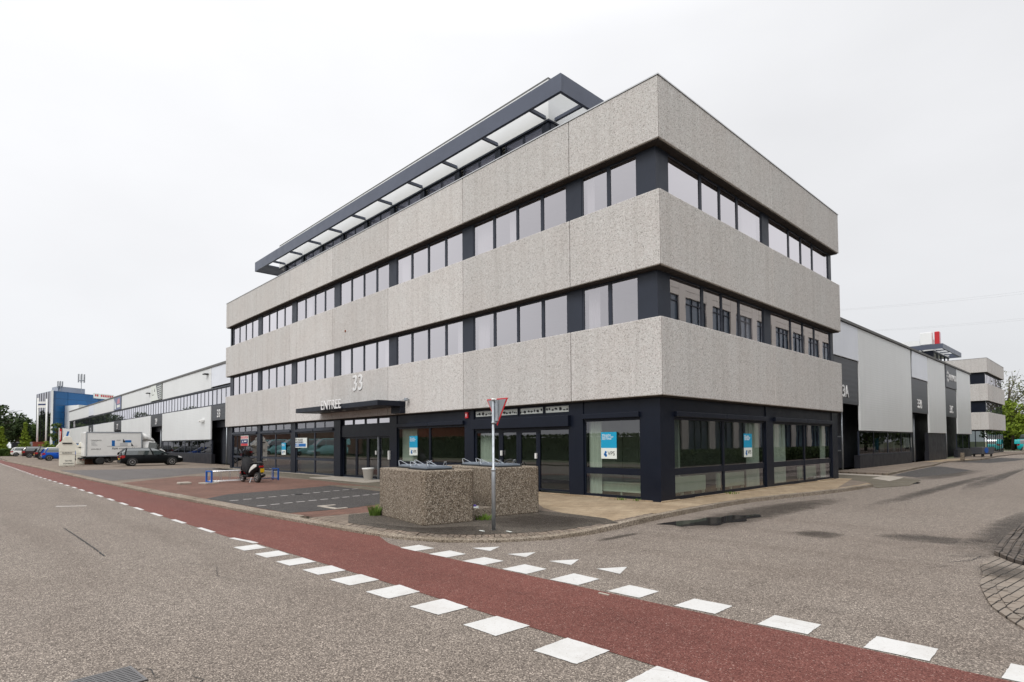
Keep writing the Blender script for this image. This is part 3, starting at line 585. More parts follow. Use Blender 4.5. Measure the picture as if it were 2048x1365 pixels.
Z1a, Z1b, Z2a, Z2b, Z3a, Z3b = 2.93, 5.08, 6.50, 8.60, 10.02, 11.76
LW, WD = 35.6, 14.6
office = thing('office_building', 'large nearest office block with three pebbled concrete bands and a dark blue ground floor', 'office building', world=True)
TL = lambda u, i, z: (-u, i, z)
TR = lambda u, i, z: (-i, u, z)
def band(parent, z0, z1, LWd, WDd, off=(0, 0), jl=None, jr=None, top=False):
    ox, oy = off; g = 0.012
    jl = [j for j in (jl or [3.24+5.32*k for k in range(7)]) if j < LWd-0.3]; jr = jr or [7.38]
    b = MB(lambda x, y, z: (ox+x, oy+y, z)); D = 0.3
    us = [0]+jl+[LWd]
    for k, (a, c) in enumerate(zip(us, us[1:])):
        p = [(-a-(g if k else 0), 0), (-c+g, 0), (-c+g, D), (-a-(g if k else D), D)]
        b.prism(p, z0, z1, bev=0.022)
    us = [0]+jr+[WDd]
    for k, (a, c) in enumerate(zip(us, us[1:])):
        p = [(0, a+(g if k else g)), (0, c-g), (-D, c-g), (-D, a+(g if k else D+g))]
        b.prism(p, z0, z1, bev=0.022)
    b.prism([(-LWd, 0.31), (-LWd, WDd), (-LWd+D, WDd), (-LWd+D, 0.31)], z0, z1, bev=0.02)
    b.prism([(-LWd+D+0.01, WDd), (-D-0.01, WDd), (-D-0.01, WDd-D), (-LWd+D+0.01, WDd-D)], z0, z1)
    o = b.build('concrete_band', 'concrete', parent)
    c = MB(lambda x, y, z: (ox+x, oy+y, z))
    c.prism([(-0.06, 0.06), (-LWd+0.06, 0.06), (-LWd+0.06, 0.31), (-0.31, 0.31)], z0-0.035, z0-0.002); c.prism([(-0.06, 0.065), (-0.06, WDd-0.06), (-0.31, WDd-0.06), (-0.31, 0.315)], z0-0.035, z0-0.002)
    c.build('soffit_board', 'soffit', parent)  # dark board for dirty undersides, added since ground bounce lit them too much
    c = MB(lambda x, y, z: (ox+x, oy+y, z))      # floor slab behind the band
    c.box(-LWd+0.32, -0.32, 0.32, WDd-0.32, z0+0.02, z0+0.42)
    c.build('floor_slab', 'ceiling', parent)
    if top:
        c = MB(lambda x, y, z: (ox+x, oy+y, z))
        for q in (((0.02, -0.02), (-LWd-0.02, -0.02), (-LWd-0.02, 0.33), (0.02, 0.33)), ((0.02, 0.332), (0.02, WDd+0.02), (-0.33, WDd+0.02), (-0.33, 0.332))): c.prism(q, z1, z1+0.035)
        c.build('parapet_cap', 'chrome', parent)
        c = MB(lambda x, y, z: (ox+x, oy+y, z)); c.box(-LWd+0.3, -0.3, 0.3, WDd-0.3, z1-0.45, z1-0.35); c.build('roof', 'roof', parent)
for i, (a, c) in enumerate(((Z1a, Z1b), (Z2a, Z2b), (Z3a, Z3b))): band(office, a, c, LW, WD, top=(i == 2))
IN = 0.30
def upper_floor(z0, z1, row):
    zb, zt = z0-0.03, z1-0.037
    Z0, Z1 = z0+0.02, z1-0.04
    def pillar(T, a, c):
        MB(T).box(a, c, IN-0.012, IN+0.22, zb, zt).build('pillar', 'frame', office)
    # street facade
    b = MB(); b.prism([(-0.30, 0.30), (-0.90, 0.288), (-0.90, 0.52), (-0.52, 0.52), (-0.52, 0.90), (-0.288, 0.90)], zb, zt); b.build('corner_panel', 'frame', office)
    window(office, TL, 0.905, 2.98, Z0, Z1, [(1.935, 0.13)], 'glass_up', IN)
    pillar(TL, 2.985, 3.575)
    for k in range(6):
        o = 3.58+5.32*k
        window(office, TL, o, o+2.30, Z0, Z1, [(o+1.11, 0.13)], 'glass_up', IN)
        window(office, TL, o+2.305, o+4.71, Z0, Z1, [(o+3.52, 0.13)], 'glass_up', IN)
        pillar(TL, o+4.715, o+5.315)
    # side facade
    window(office, TR, 0.905, 4.05, Z0, Z1, [(2.81, 0.15)], 'glass_up', IN)
    window(office, TR, 4.055, 7.22, Z0, Z1, [(5.30, 0.13)], 'glass_up', IN)
    pillar(TR, 7.225, 7.79)
    window(office, TR, 7.795, 10.95, Z0, Z1, [(9.71, 0.12)], 'glass_up', IN)
    window(office, TR, 10.955, 14.10, Z0, Z1, [(12.22, 0.13)], 'glass_up', IN)
    pillar(TR, 14.105, 14.33)
    # rooms: core wall and cross walls
    b = MB(); b.box(-LW+4.5, -4.5, 4.6, WD-4.5, z0-0.5, z1+0.3); b.build('interior_wall', 'plaster', office)
    b = MB()
    for x in (-3.27, -13.9, -24.5): b.box(x-0.06, x+0.06, 0.55, 4.55, z0-0.5, z1+0.3)
    b.box(-4.45, -0.55, 7.45, 7.57, z0-0.5, z1+0.3); b.build('partition', 'plaster', office)
    b = MB(); b.box(-LW+0.3, -0.3, WD-0.30, WD-0.12, zb, zt); b.box(-LW+0.12, -LW+0.3, 0.55, WD-0.3, zb, zt); b.build('rear_wall', 'frame', office)
    # window sills inside
    MB(TL).box(0.95, 35.0, IN+0.1, IN+0.32, z0-0.03, z0+0.01).build('window_board', 'white', office)
upper_floor(Z1b, Z2a, 1)
upper_floor(Z2b, Z3a, 2)
b = MB(); b.box(-35.25, -34.99, 0.29, 0.55, Z1b-0.03, Z2a-0.038); b.box(-35.25, -34.99, 0.288, 0.552, Z2b-0.03, Z3a-0.038)
b.build('end_pillar', 'frame', office)

# ground floor: dark blue columns, fascia, shopfront windows
G = 0.27
zt = Z1a-0.037
def gcol(T, a, c, m='navy'): MB(T).box(a, c, G-0.05, G+0.25, 0.0, zt).build('column', m, office)
b = MB(); b.prism([(-0.24, 0.24), (-0.87, 0.22), (-0.87, 0.50), (-0.50, 0.50), (-0.50, 0.93), (-0.22, 0.93)], 0.0, zt); b.build('corner_column', 'navy', office)
gcol(TL, 2.955, 3.53)
for a, c in ((8.215, 8.76), (13.50, 14.09), (18.72, 19.42), (24.14, 24.78), (29.46, 30.06)): gcol(TL, a, c)
gcol(TL, 34.75, 35.2)
gcol(TR, 7.05, 7.66); gcol(TR, 13.83, 14.52)
def shop(T, a, c, m, head=2.34, sill=0.06, split=(0.71, 0.90), gl='glass_low', housing=True, fm='navy', hz=None):
    mid = (split[0]+split[1])/2
    window(office, T, a, c, sill, head, m, gl, G, t=0.05, hb=[(mid, split[1]-split[0])], fm=fm, name='shop_window')
    if hz is None: MB(T).box(a-0.01, c+0.01, G-0.02, G+0.2, head+0.002, zt).build('fascia_panel', fm, office)
    if housing: MB(T).box(a-0.01, c-0.02, G-0.15, G-0.022, head+0.03, head+0.18, bev=0.01).build('shutter_box', fm, office)
    MB(T).box(a, c, G-0.02, G+0.2, 0.0, sill-0.002).build('plinth', fm, office)
shop(TL, 0.88, 2.95, [])
# shop entrance with side windows
window(office, TL, 3.535, 4.90, 0.10, 2.12, [], 'glass_low', G, t=0.05, hb=[], fm='navy', name='shop_window')
window(office, TL, 4.905, 5.87, 0.04, 2.12, [], 'glass_low', G, t=0.12, fm='navy', name='glass_door')
window(office, TL, 5.875, 6.77, 0.04, 2.12, [], 'glass_low', G, t=0.10, fm='navy', name='glass_door')
window(office, TL, 6.775, 8.21, 0.10, 2.12, [], 'glass_low', G, t=0.10, hb=[(0.8, 0.12)], fm='navy', name='shop_window')
MB(TL).box(3.535, 8.21, G-0.02, G+0.2, 0.0, 0.038).build('plinth', 'navy', office)
MB(TL).box(3.53, 8.214, G-0.02, G+0.2, 2.125, 2.585).build('fascia_panel', 'navy', office)
MB(TL).box(3.45, 8.20, G-0.19, G-0.022, 2.17, 2.52, bev=0.01).build('shutter_box', 'navy', office)
for a, c in ((3.53, 4.63), (4.66, 5.82), (5.87, 8.214)):
    window(office, TL, a, c, 2.59, zt, [], 'glass_dark', G, t=0.045, fm='navy', name='transom_window')
# etched film with black drawings on the three transom panes: abstract plant and rock shapes
rr = random.Random(3)
for a, c in ((3.56, 4.60), (4.69, 5.79), (5.90, 8.18)):
    b = MB(TL); b.box(a, c, G+0.018, G+0.03, 2.64, 2.83); ob = b.build('printed_film', 'paper', office)
    b = MB(TL); x = a+0.04
    while x < c-0.1:
        wd = rr.uniform(0.06, 0.22); h0 = rr.uniform(2.645, 2.70); h1 = rr.uniform(2.73, 2.82); n = rr.randint(4, 7)
        pts = [(min(c-0.01, x+wd*(0.5+0.5*math.cos(2*math.pi*k/n)*rr.uniform(0.5, 1))), (h0+h1)/2+(h1-h0)/2*math.sin(2*math.pi*k/n)*rr.uniform(0.5, 1)) for k in range(n)]
        b.prism(pts, G+0.010, G+0.0165, axis='y'); x += wd*rr.uniform(0.7, 1.1)
    b.build('print', 'black_print', ob)
shop(TL, 8.77, 11.08, []); shop(TL, 11.09, 13.49, [])
# main entrance
window(office, TL, 14.10, 15.22, 0.04, 2.0, [], 'glass_low', G+0.1, t=0.08, fm='navy', name='sidelight')
window(office, TL, 15.225, 16.25, 0.04, 2.0, [], 'glass_low', G+0.1, t=0.10, fm='navy', name='entrance_door')
window(office, TL, 16.255, 17.35, 0.04, 2.0, [], 'glass_low', G+0.1, t=0.10, fm='navy', name='entrance_door')
window(office, TL, 17.355, 18.715, 0.04, 2.0, [], 'glass_low', G+0.1, t=0.08, fm='navy', name='sidelight')
MB(TL).box(15.20, 15.26, G+0.04, G+0.098, 0.05, 1.98).build('door_handle', 'galv', office)
MB(TL).box(14.10, 18.715, G+0.0, G+0.2, 2.005, 2.555).build('fascia_panel', 'navy', office)
MB(TL).box(14.10, 18.715, G+0.1, G+0.3, 0.0, 0.036).build('threshold', 'galv', office)
for k in range(4):
    a = 14.12+1.15*k; window(office, TL, a, a+1.13, 2.56, zt, [], 'glass_up', G+0.05, t=0.06, fm='navy', name='transom_window')
for a, m, c in ((19.43, 21.74, 24.13), (24.79, 27.13, 29.45), (30.07, 32.35, 34.74)):
    for p, q in ((a, m), (m+0.005, c)):
        window(office, TL, p, q, 0.06, 2.34, ([((p+q)/2-0.6, 0.04), ((p+q)/2+0.35, 0.04)] if p > 32 else []), 'glass_low', G, t=0.06, hb=[(0.845, 0.13)], fm='frame', name='shop_window')
        MB(TL).box(p, q, G-0.02, G+0.2, 0.0, 0.058).build('plinth', 'frame', office)
        window(office, TL, p, q, 2.50, zt, [((p+q)/2, 0.04)], 'glass_low', G, t=0.05, fm='frame', name='transom_window')
        MB(TL).box(p, q, G-0.02, G+0.2, 2.345, 2.498).build('fascia_panel', 'frame', office)
        MB(TL).box(p+0.02, q-0.06, G-0.12, G-0.022, 2.36, 2.48, bev=0.01).build('shutter_box', 'frame', office)
for a, c in ((0.935, 3.94), (3.945, 7.045), (7.665, 10.76), (10.765, 13.825)): shop(TR, a, c, [])
b = MB(); b.box(-4.4, -0.6, WD-0.25, WD-0.1, 0, zt); b.box(-LW+0.3, -LW+0.45, 0.5, 2.4, 0, zt); b.build('rear_wall', 'anthracite', office)
# ground floor interior
b = MB(); b.box(-LW+0.45, -0.5, 0.5, WD-0.3, -0.02, 0.03); b.build('interior_floor', 'floor_in', office)
b = MB(); b.box(-LW+5, -5.0, 5.4, WD-4.5, 0.03, 2.9); b.box(-3.32, -3.22, 0.6, 5.3, 0.03, 2.9); b.box(-14.0, -13.9, 0.6, 5.3, 0.03, 2.9); b.box(-24.55, -24.45, 0.6, 5.3, 0.03, 2.9); b.box(-4.9, -0.6, 7.3, 7.4, 0.03, 2.9)
b.build('interior_wall', 'plaster', office)
b = MB(); b.box(-2.55, -1.72, 2.6, 2.66, 0.03, 2.12); dr_ = b.build('interior_door', 'door_white', office)
b = MB(); b.tube([(-1.86, 2.56, 1.02), (-1.86, 2.50, 1.02), (-1.98, 2.50, 1.02)], 0.012, 6); b.build('door_handle', 'black', dr_)
b = MB(); b.box(-3.2, -2.56, 2.6, 2.7, 0.03, 2.9); b.box(-1.71, -1.1, 2.6, 2.7, 0.03, 2.9); b.box(-2.56, -1.71, 2.6, 2.7, 2.14, 2.9); b.build('partition', 'plaster', office)
# penthouse: glazing, white upper wall and the sun-shade frame around it
PY, PX = 1.95, -5.87
b = MB(); b.box(-31.0, PX, PY, PY+0.2, 13.64, 15.22); b.box(PX-0.2, PX, PY+0.202, 13.0, 13.64, 15.22); b.box(-31.0, -30.8, PY+0.202, 13.0, 13.64, 15.22)
for x in [PX-2.66*k for k in range(1, 10)]: pass
b.build('penthouse_wall', 'white_wall', office)
b = MB(); b.box(-31.0, PX, PY, 13.2, 15.225, 15.3); b.build('roof', 'roof', office)
b = MB(); b.box(-30.7, PX-0.25, PY+0.25, 12.8, 13.55, 13.62); b.box(-28, -9, 6, 10, 11.4, 13.54); b.build('interior_wall', 'ceiling', office)
b = MB()
for k in range(10):
    x = PX-0.03-2.66*k
    b.box(x-0.28, x, PY+0.01, PY+0.12, 11.4, 13.63)
b.box(-31.0, PX+0.02, PY-0.03, PY+0.1, 13.632, 13.70); b.box(PX-0.1, PX+0.022, PY-0.028, 12.9, 13.636, 13.702)
for k in range(5): y = PY+0.125+2.66*k; b.box(PX-0.12, PX-0.005, y, y+0.28, 11.4, 13.63)
b.build('penthouse_frame', 'frame', office)
for k in range(9):
    x = PX-0.03-2.66*k
    window(office, TL, -x+0.282, -x+2.375, 11.4, 13.628, [(-x+1.33, 0.08)], 'glass_up', PY+0.02, name='penthouse_window')
    MB(TL).box(-x+0.32, -x+2.34, PY+0.12, PY+0.135, 12.4, 13.6).build('blind', 'blind_white', office)  # white sheet added behind the panes to stand in for mirrored sky
for k in range(3):
    y = PY+0.41+2.66*k
    window(office, TR, y+0.002, y+2.37, 11.4, 13.628, [(y+1.2, 0.08)], 'glass_up', -PX+0.02, name='penthouse_window')
b = MB()
fy, fx = 1.0, -4.42
b.box(-32.9, fx, fy, fy+0.12, 13.72, 14.36, bev=0.008); b.box(fx-0.12, fx, fy+0.123, 12.9, 13.72, 14.36); b.box(-32.9, -32.78, fy+0.123, 12.9, 13.72, 14.36)
for k in range(10):
    x = -6.02-2.66*k; b.box(x-0.05, x+0.05, fy+0.125, PY-0.035, 13.73, 13.85)
for y in (2.3, 4.96, 7.6): b.box(PX+0.025, fx-0.125, y-0.05, y+0.05, 13.73, 13.85)
b.box(-32.775, -31.0, 1.125, 3.2, 13.735, 13.78)
b.build('sun_shade_frame', 'slate', office)
# entrance canopy
b = MB(); b.box(-20.43, -12.46, -1.35, -0.003, 3.235, 3.46)
b.bm.free(); b = MB()
b.prism([(-12.46, -1.35), (-20.43, -1.35), (-20.43, -0.003), (-12.46, -0.003)], 3.24, 3.46, bev=0.012)
b.box(-13.2, -12.475, -0.25, -0.004, 2.95, 3.238)
canopy = b.build('entrance_canopy', 'navy', office)
b = MB()
for k in range(4): b.lathe([(0.09, 3.22), (0.09, 3.239)], (-17.6+1.15*k, -0.75), 14)
b.build('downlight', 'chrome', canopy)
text('lettering', 'ENTREE', (-17.5, -1.40, 3.27), (1, 0, 0), 0.60, 'letter', canopy, 0.02, xs=0.96)
text('house_number', '33', (-17.05, -0.02, 4.22), (1, 0, 0), 1.06, 'letter', office, 0.03, xs=0.98)
b = MB(); b.tube([(-15.1, -0.03, 3.48), (-12.9, -0.06, 3.50), (-12.4, -0.1, 3.52)], 0.012, 6); b.build('cable', 'galv', office)
MB().box(-3.25-5.32*2-3.9-0.04, -3.25-5.32*2-3.9+0.04, -0.03, 0.02, 7.18, 7.28).build('rust_spot', plain('rust', (0.25, 0.07, 0.02), 0.9), office)
b = MB(); b.box(-8.66, -8.50, 0.16, 0.219, 2.60, 2.83, bev=0.01); o = b.build('fire_alarm_box', 'red', None, 'small red alarm box on the dark column right of the big window', 'alarm box')
b = MB(); b.box(-8.60, -8.57, 0.153, 0.159, 2.66, 2.77); b.box(-8.62, -8.55, 0.1535, 0.1585, 2.74, 2.76); b.build('symbol', 'letter', o)
camo = thing('security_camera', 'small grey camera box above the right end of the entrance canopy', 'camera', (-12.2, -0.1, 3.5))
MB().box(-0.09, 0.10, -0.10, 0.0, -0.05, 0.08, bev=0.02).build('housing', 'galv', camo); MB().box(-0.03, 0.03, 0.0, 0.1, 0.0, 0.04).build('bracket', 'galv', camo)
# small wall fittings by the doors
for x, z, n, m, l in ((-6.70, 1.30, 'intercom', 'white', 'small white intercom plate on the frame left of the shop door'), (-5.00, 1.22, 'door_bell', 'white', 'small white door bell on the frame right of the shop door'), (-15.26, 1.25, 'card_reader', 'white', 'white card reader on the entrance door post'), (-14.04, 1.15, 'letter_slot', 'white', 'tall white notice strip on the column right of the entrance')):
    b = MB(); b.box(x-0.035, x+0.035, 0.12 if n == 'letter_slot' else 0.20, 0.268 if n != 'letter_slot' else 0.218, z-(0.2 if n == 'letter_slot' else 0.09), z+(0.2 if n == 'letter_slot' else 0.09), bev=0.008)
    b.build(n, m, None, l, n.replace('_', ' '))
# curtains
for (T, a, c, z0, z1, l) in ((TL, 1.97+0.65, 2.90, Z2b, Z3a, 'white curtain at the left of the first top floor window from the corner, street side'), (TL, 2.45, 2.92, Z1b, Z2a, 'white curtain at the left of the first middle floor window from the corner, street side'),
    (TL, 3.62, 3.72, Z2b, Z3a, 'narrow white curtain edge in the top floor window left of the first pillar'), (TL, 6.02, 6.42, Z2b, Z3a, 'white curtain gathered at the right of the third top floor window, street side'), (TL, 7.35, 8.25, Z2b, Z3a, 'wide white curtain drawn across the left pane of the third top floor window, street side'),
    (TL, 7.6, 8.25, Z1b, Z2a, 'white curtain in the left pane of the third middle floor window, street side'), (TL, 9.0, 9.5, Z1b, Z2a, 'white curtain at the right of the fourth middle floor window, street side'), (TL, 14.3, 14.9, Z1b, Z2a, 'white curtain in the middle floor window left of the third pillar, street side'), (TL, 22.6, 23.3, Z2b, Z3a, 'white curtain in the top floor window above the canopy left end'), (TL, 28.4, 29.3, Z2b, Z3a, 'white curtain near the far end of the top floor, street side'), (TL, 30.0, 31.2, Z1b, Z2a, 'white curtain near the far end of the middle floor, street side'), (TL, 12.9, 13.45, Z2b, Z3a, 'white curtain in the top floor window left of the third pillar, street side'), (TL, 18.2, 18.8, Z1b, Z2a, 'pale curtain in the middle floor window above the house number'),
    (TR, 6.05, 7.15, Z2b, Z3a, 'long white curtain left of the pillar on the top floor, side facade'), (TR, 5.75, 7.15, Z1b, Z2a, 'long white curtain left of the pillar on the middle floor, side facade'), (TR, 12.6, 14.0, Z2b, Z3a, 'white curtain at the far end of the top floor, side facade'), (TR, 13.4, 14.0, Z1b, Z2a, 'white curtain at the far end of the middle floor, side facade')):
    curtain(T, a, c, z0-0.02, z1, IN+0.20, l)
for (T, a, c, l) in ((TL, 2.45, 2.93, 'pale curtain beside the white interior door behind the corner shop window'), (TL, 7.4, 8.18, 'pale curtain behind the window left of the shop door'), (TL, 12.3, 13.4, 'pale curtain in the left window of the pair beside the entrance'),
    (TR, 6.0, 7.0, 'pale blue-white curtain behind the second shop window of the side facade'), (TR, 7.8, 9.3, 'pale curtain behind the third shop window of the side facade'), (TR, 13.1, 13.7, 'white curtain at the far end of the last shop window of the side facade')):
    curtain(T, a, c, 0.1, 2.45, G+0.22, l, 'pale curtains in the shop windows')
# radiators
def radiator(T, a, c, label, flat=False, i=0.62, z0=0.18, z1=0.48):
    o = setp(bpy.data.objects.new('radiator', None), label, 'radiator', 'radiators behind the shop windows'); col.objects.link(o)
    p = T((a+c)/2, i, 0.03); o.location = p; ORI[o.name] = Vector(p)
    b = MB(T)
    if flat: b.box(a, c, i-0.04, i+0.04, z0, z1+0.1, bev=0.01)
    else:
        u = a
        while u < c-0.02: b.box(u, u+0.035, i-0.05, i+0.05, z0+0.02, z1-0.01, bev=0.008, seg=1); u += 0.05
        b.box(a, c, i-0.055, i+0.055, z1-0.05, z1-0.012); b.box(a, c, i-0.055, i+0.055, z0, z0+0.045)
    b.build('body', 'rad', o)
    b = MB(T)
    for k in range(3 if c-a < 2 else 4):
        u = a+0.1+(c-a-0.2)*k/(2 if c-a < 2 else 3); b.box(u-0.015, u+0.015, i-0.04, i+0.04, 0.03, z0)
    b.build('bracket', 'rad', o)
radiator(TL, 0.95, 2.7, 'ribbed cream radiator below the cyan poster in the corner shop window')
radiator(TR, 1.2, 3.3, 'flat cream radiator in the first low window of the side facade', True, 0.6, 0.16, 0.52)
radiator(TR, 4.1, 6.0, 'flat cream radiator in the second low window of the side facade', True, 0.6, 0.16, 0.52)
radiator(TR, 7.8, 9.5, 'flat cream radiator in the third low window of the side facade', True, 0.6, 0.16, 0.52)
radiator(TR, 10.9, 12.8, 'flat cream radiator in the farthest low window of the side facade', True, 0.6, 0.16, 0.52)
# posters and boards on the glass
def poster(T, udir, a, c, z0, z1, label, i=G-0.004, n=(0, -1, 0)):
    o = thing('poster', label, 'poster', T((a+c)/2, i, z0), group='cyan and white letting posters', world=True)
    zm = z0+(z1-z0)*0.40
    MB(T).box(a, c, i-0.006, i, zm, z1).build('upper_field', 'cyan', o); MB(T).box(a, c, i-0.0065, i, z0, zm-0.0005).build('lower_field', 'paper', o)
    lx = a if T is TR else c
    sgn = 1 if T is TR else -1
    def P(du, z, e): return T(lx+sgn*du, i-0.0075-e, z)
    W = c-a
    text('lettering', 'VPS', P(W*0.43, z0+0.10, 0), udir, 0.17*W/0.56, 'black_print', o, 0.003, xs=0.95)
    for k, (s_, z) in enumerate((('Wij zoeken', 0.86), ('huurders voor', 0.79), ('deze ruimte', 0.72))):
        text('lettering', s_, P(W*0.07, z0+(z1-z0)*z, 0), udir, 0.062*W/0.56*1.25, 'letter', o, 0.003, xs=0.9)
    b = MB(T)
    for du, z, r in ((0.24, 0.13, 0.035), (0.30, 0.19, 0.04), (0.31, 0.10, 0.045)):
        b.lathe([(r*W/0.56, i-0.0095), (r*W/0.56, i-0.0067)], (lx+sgn*du*W, z0+z), 12, axis='y')
    b.build('emblem', 'blue_print', o)
poster(TL, (1, 0, 0), 1.73, 2.30, 1.17, 1.96, 'cyan and white letting poster in the corner shop window above the ribbed radiator')
poster(TL, (1, 0, 0), 11.96, 12.56, 1.16, 1.98, 'cyan and white letting poster in the window between the concrete bins and the entrance')
poster(TR, (0, 1, 0), 5.36, 5.97, 1.13, 1.92, 'cyan and white letting poster in the second shop window of the side facade')
poster(TL, (1, 0, 0), 25.57, 26.17, 1.05, 1.76, 'cyan and white letting poster left of the entrance between van reflections')
o = thing('letting_board', 'white and blue letting board reading TE HUUR on the window left of the entrance', 'sign', TL(23.5, G-0.03, 1.48), world=True)
MB(TL).box(22.64, 24.31, G-0.04, G-0.004, 1.47, 2.02, bev=0.004).build('board', 'paper', o); MB(TL).box(22.76, 24.19, G-0.046, G-0.041, 1.53, 1.70).build('blue_field', 'blue_print', o)
text('lettering', 'TE HUUR', (-24.2, G-0.048, 1.86), (1, 0, 0), 0.17, 'black_print', o, 0.004, xs=1.5); text('lettering', 'KANTOORRUIMTE', (-24.2, G-0.048, 1.74), (1, 0, 0), 0.12, 'navy_print', o, 0.004, xs=1.1); text('lettering', 'AVM', (-24.1, G-0.050, 1.55), (1, 0, 0), 0.17, 'letter', o, 0.004, xs=1.3)
o = thing('letting_board', 'red, white and navy board on the leftmost ground floor window of the office', 'sign', TL(32.35, G-0.03, 1.59), world=True)
MB(TL).box(31.64, 33.05, G-0.04, G-0.004, 1.58, 2.27, bev=0.004).build('board', 'paper', o); MB(TL).box(31.70, 33.0, G-0.046, G-0.041, 2.08, 2.22).build('red_field', 'red', o); MB(TL).box(31.70, 33.0, G-0.046, G-0.041, 1.74, 2.03).build('navy_field', 'navy_print', o); MB(TL).box(31.70, 33.0, G-0.046, G-0.041, 1.59, 1.735).build('red_field', 'red', o)
b = MB(TL)
for k in range(6): b.box(32.8-0.2*k, 32.9-0.2*k, G-0.049, G-0.0465, 2.13, 2.17)
b.prism([(32.55, 1.82), (32.75, 1.82), (32.65, 1.96)], G-0.049, G-0.0465, axis='y'); b.box(31.95, 32.4, G-0.049, G-0.0465, 1.86, 1.93); b.build('print', 'letter', o)
# plant on the middle floor sill and small machine on the top floor sill
o = thing('monitor', 'dark monitor standing behind the top floor window left of the pillar, side facade', 'monitor', TR(5.85, IN+0.25, Z2b+0.012), world=True)
MB(TR).box(5.6, 6.0, IN+0.22, IN+0.26, Z2b+0.06, Z2b+0.30).build('screen', 'black', o); MB(TR).box(5.76, 5.84, IN+0.18, IN+0.30, Z2b+0.012, Z2b+0.06).build('stand', 'black', o)
# ------------------------------------------------------------------ warehouse hall (street side and side-road side)
ware = thing('warehouse', 'long low warehouse of pale grey metal sheet with dark numbered entrance bays', 'warehouse', (-36, 2.2, 0), world=True)
WL = lambda u, i, z: (-u, 2.2+i, z)
WR = lambda u, i, z: (-2.3-i, u, z)
FAR = 137.5
b = MB(); b.box(-FAR, -35.75, 3.2, 62.0, 0.0, 8.45); b.box(-35.7, -3.35, 15.2, 61.9, 0.0, 8.45); b.build('hall', 'anthracite', ware)
b = MB(); b.box(-FAR-0.02, -35.65, 2.12, 62.2, 8.451, 8.62); b.box(-35.6, -2.22, 14.7, 62.3, 8.452, 8.60); b.build('roof', 'roof', ware)
def clad_panel(T, a, c, z0, z1, m='clad', t=0.12, name='cladding_panel', i=0.0):
    MB(T).box(a, c, i, i+t, z0, z1, bev=0.012).build(name, m, ware)
def strip(T, a, c, z0, z1, step, gm='glass_ware'):
    n = max(1, round((c-a)/step)); w_ = (c-a)/n
    window(ware, T, a, c, z0, z1, [(a+w_*k, 0.09 if k % 4 else 0.16) for k in range(1, n)], gm, 0.10, t=0.07, dep=0.08, name='strip_window')
    MB(T).box(a, c, 0.21, 0.23, z0+0.03, z1-0.03).build('blind', 'curtain' if gm == 'glass_ware' and a < 85 else 'anthracite', ware)  # pale sheet behind the nearer upper strips, dark sheet behind the others
def bay(T, a, c, num, key, nu, udir, upper, gap=0.0):
    """recessed entrance bay: dark header with house number, door recess behind it"""
    clad_panel(T, a+0.02, c-0.02, 3.78, 5.08 if T is WL else 6.38, 'clad_dark', name='header', i=0.05, t=0.2)
    MB(T).box(a, c, 0.95, 1.0, 0.0, 3.78).build('recess_wall', 'anthracite', ware)
    d = MB(T); d.box(a+0.4, a+1.5, 0.88, 0.94, 0.03, 2.2); dd = d.build('door', 'navy', ware)
    d = MB(T); d.box(a+0.5, a+0.53, 0.83, 0.88, 0.9, 1.2); d.build('door_handle', 'galv', dd)
    d = MB(T); d.box(a+1.8, c-0.3, 0.90, 0.945, 0.03, 3.4); d.build('roller_door', 'clad_dark', ware)
    d = MB(T); d.tube([(a+2.6, 0.5, 0.0), (a+2.6, 0.5, 3.7)], 0.05, 8); d.build('downpipe', 'galv', ware)
    p = T(nu, -0.0, 0); lo = 4.02 if T is WL else 4.15
    n_ = Vector((0, -1, 0)) if T is WL else Vector((1, 0, 0))
    text('house_number', num, Vector((p[0], p[1], lo))+n_*-0.03, udir, 0.95 if T is WL else 0.98, 'letter', ware, 0.03, xs=0.95)
for a, c, num, nu in ((41.2, 46.45, '33', 44.9), (63.35, 68.6, '29', 66.6), (85.3, 90.6, '27', 88.6), (108.1, 113.1, '25', 111.2)):
    bay(WL, a, c, num, num, nu, (1, 0, 0), None)
for a, c in ((46.5, 63.3), (68.65, 85.25), (90.65, 108.05), (113.15, 137.3)):
    clad_panel(WL, a, c, 2.14, 5.06); clad_panel(WL, a, c, 6.62, 8.45)
    MB(WL).box(a, c, 0.10, 0.4, 0.0, 0.86).build('low_wall', 'anthracite', ware)
    strip(WL, a, c, 0.87, 2.10, 2.1, 'glass_dark')
clad_panel(WL, 35.75, 41.15, 0.0, 5.06)
for a, c, m in ((41.2, 46.45, 'clad_pale'), (108.1, 113.1, 'clad_pale')):
    clad_panel(WL, a+0.02, c-0.02, 6.72, 8.45, m, name='sign_panel')
clad_panel(WL, 35.75, 41.15, 6.62, 8.45)
MB(WL).box(35.75, 137.3, 0.02, 0.12, 6.50, 6.61).build('strip_head', 'frame', ware)
for a, c in ((35.8, 46.45), (46.46, 63.3), (63.31, 85.25), (85.26, 108.05), (108.06, 137.3)): strip(WL, a, c, 5.10, 6.495, 1.15)
MB(WL).box(35.8, 137.3, 0.6, 0.95, 3.2, 8.44).build('back_lining', 'anthracite', ware)
# gable end seen beside the blue office
MB(lambda u, i, z: (-FAR-i, u, z)).box(2.3, 61.8, 0.0, 0.15, 0.0, 8.44).build('gable_cladding', 'clad', ware)
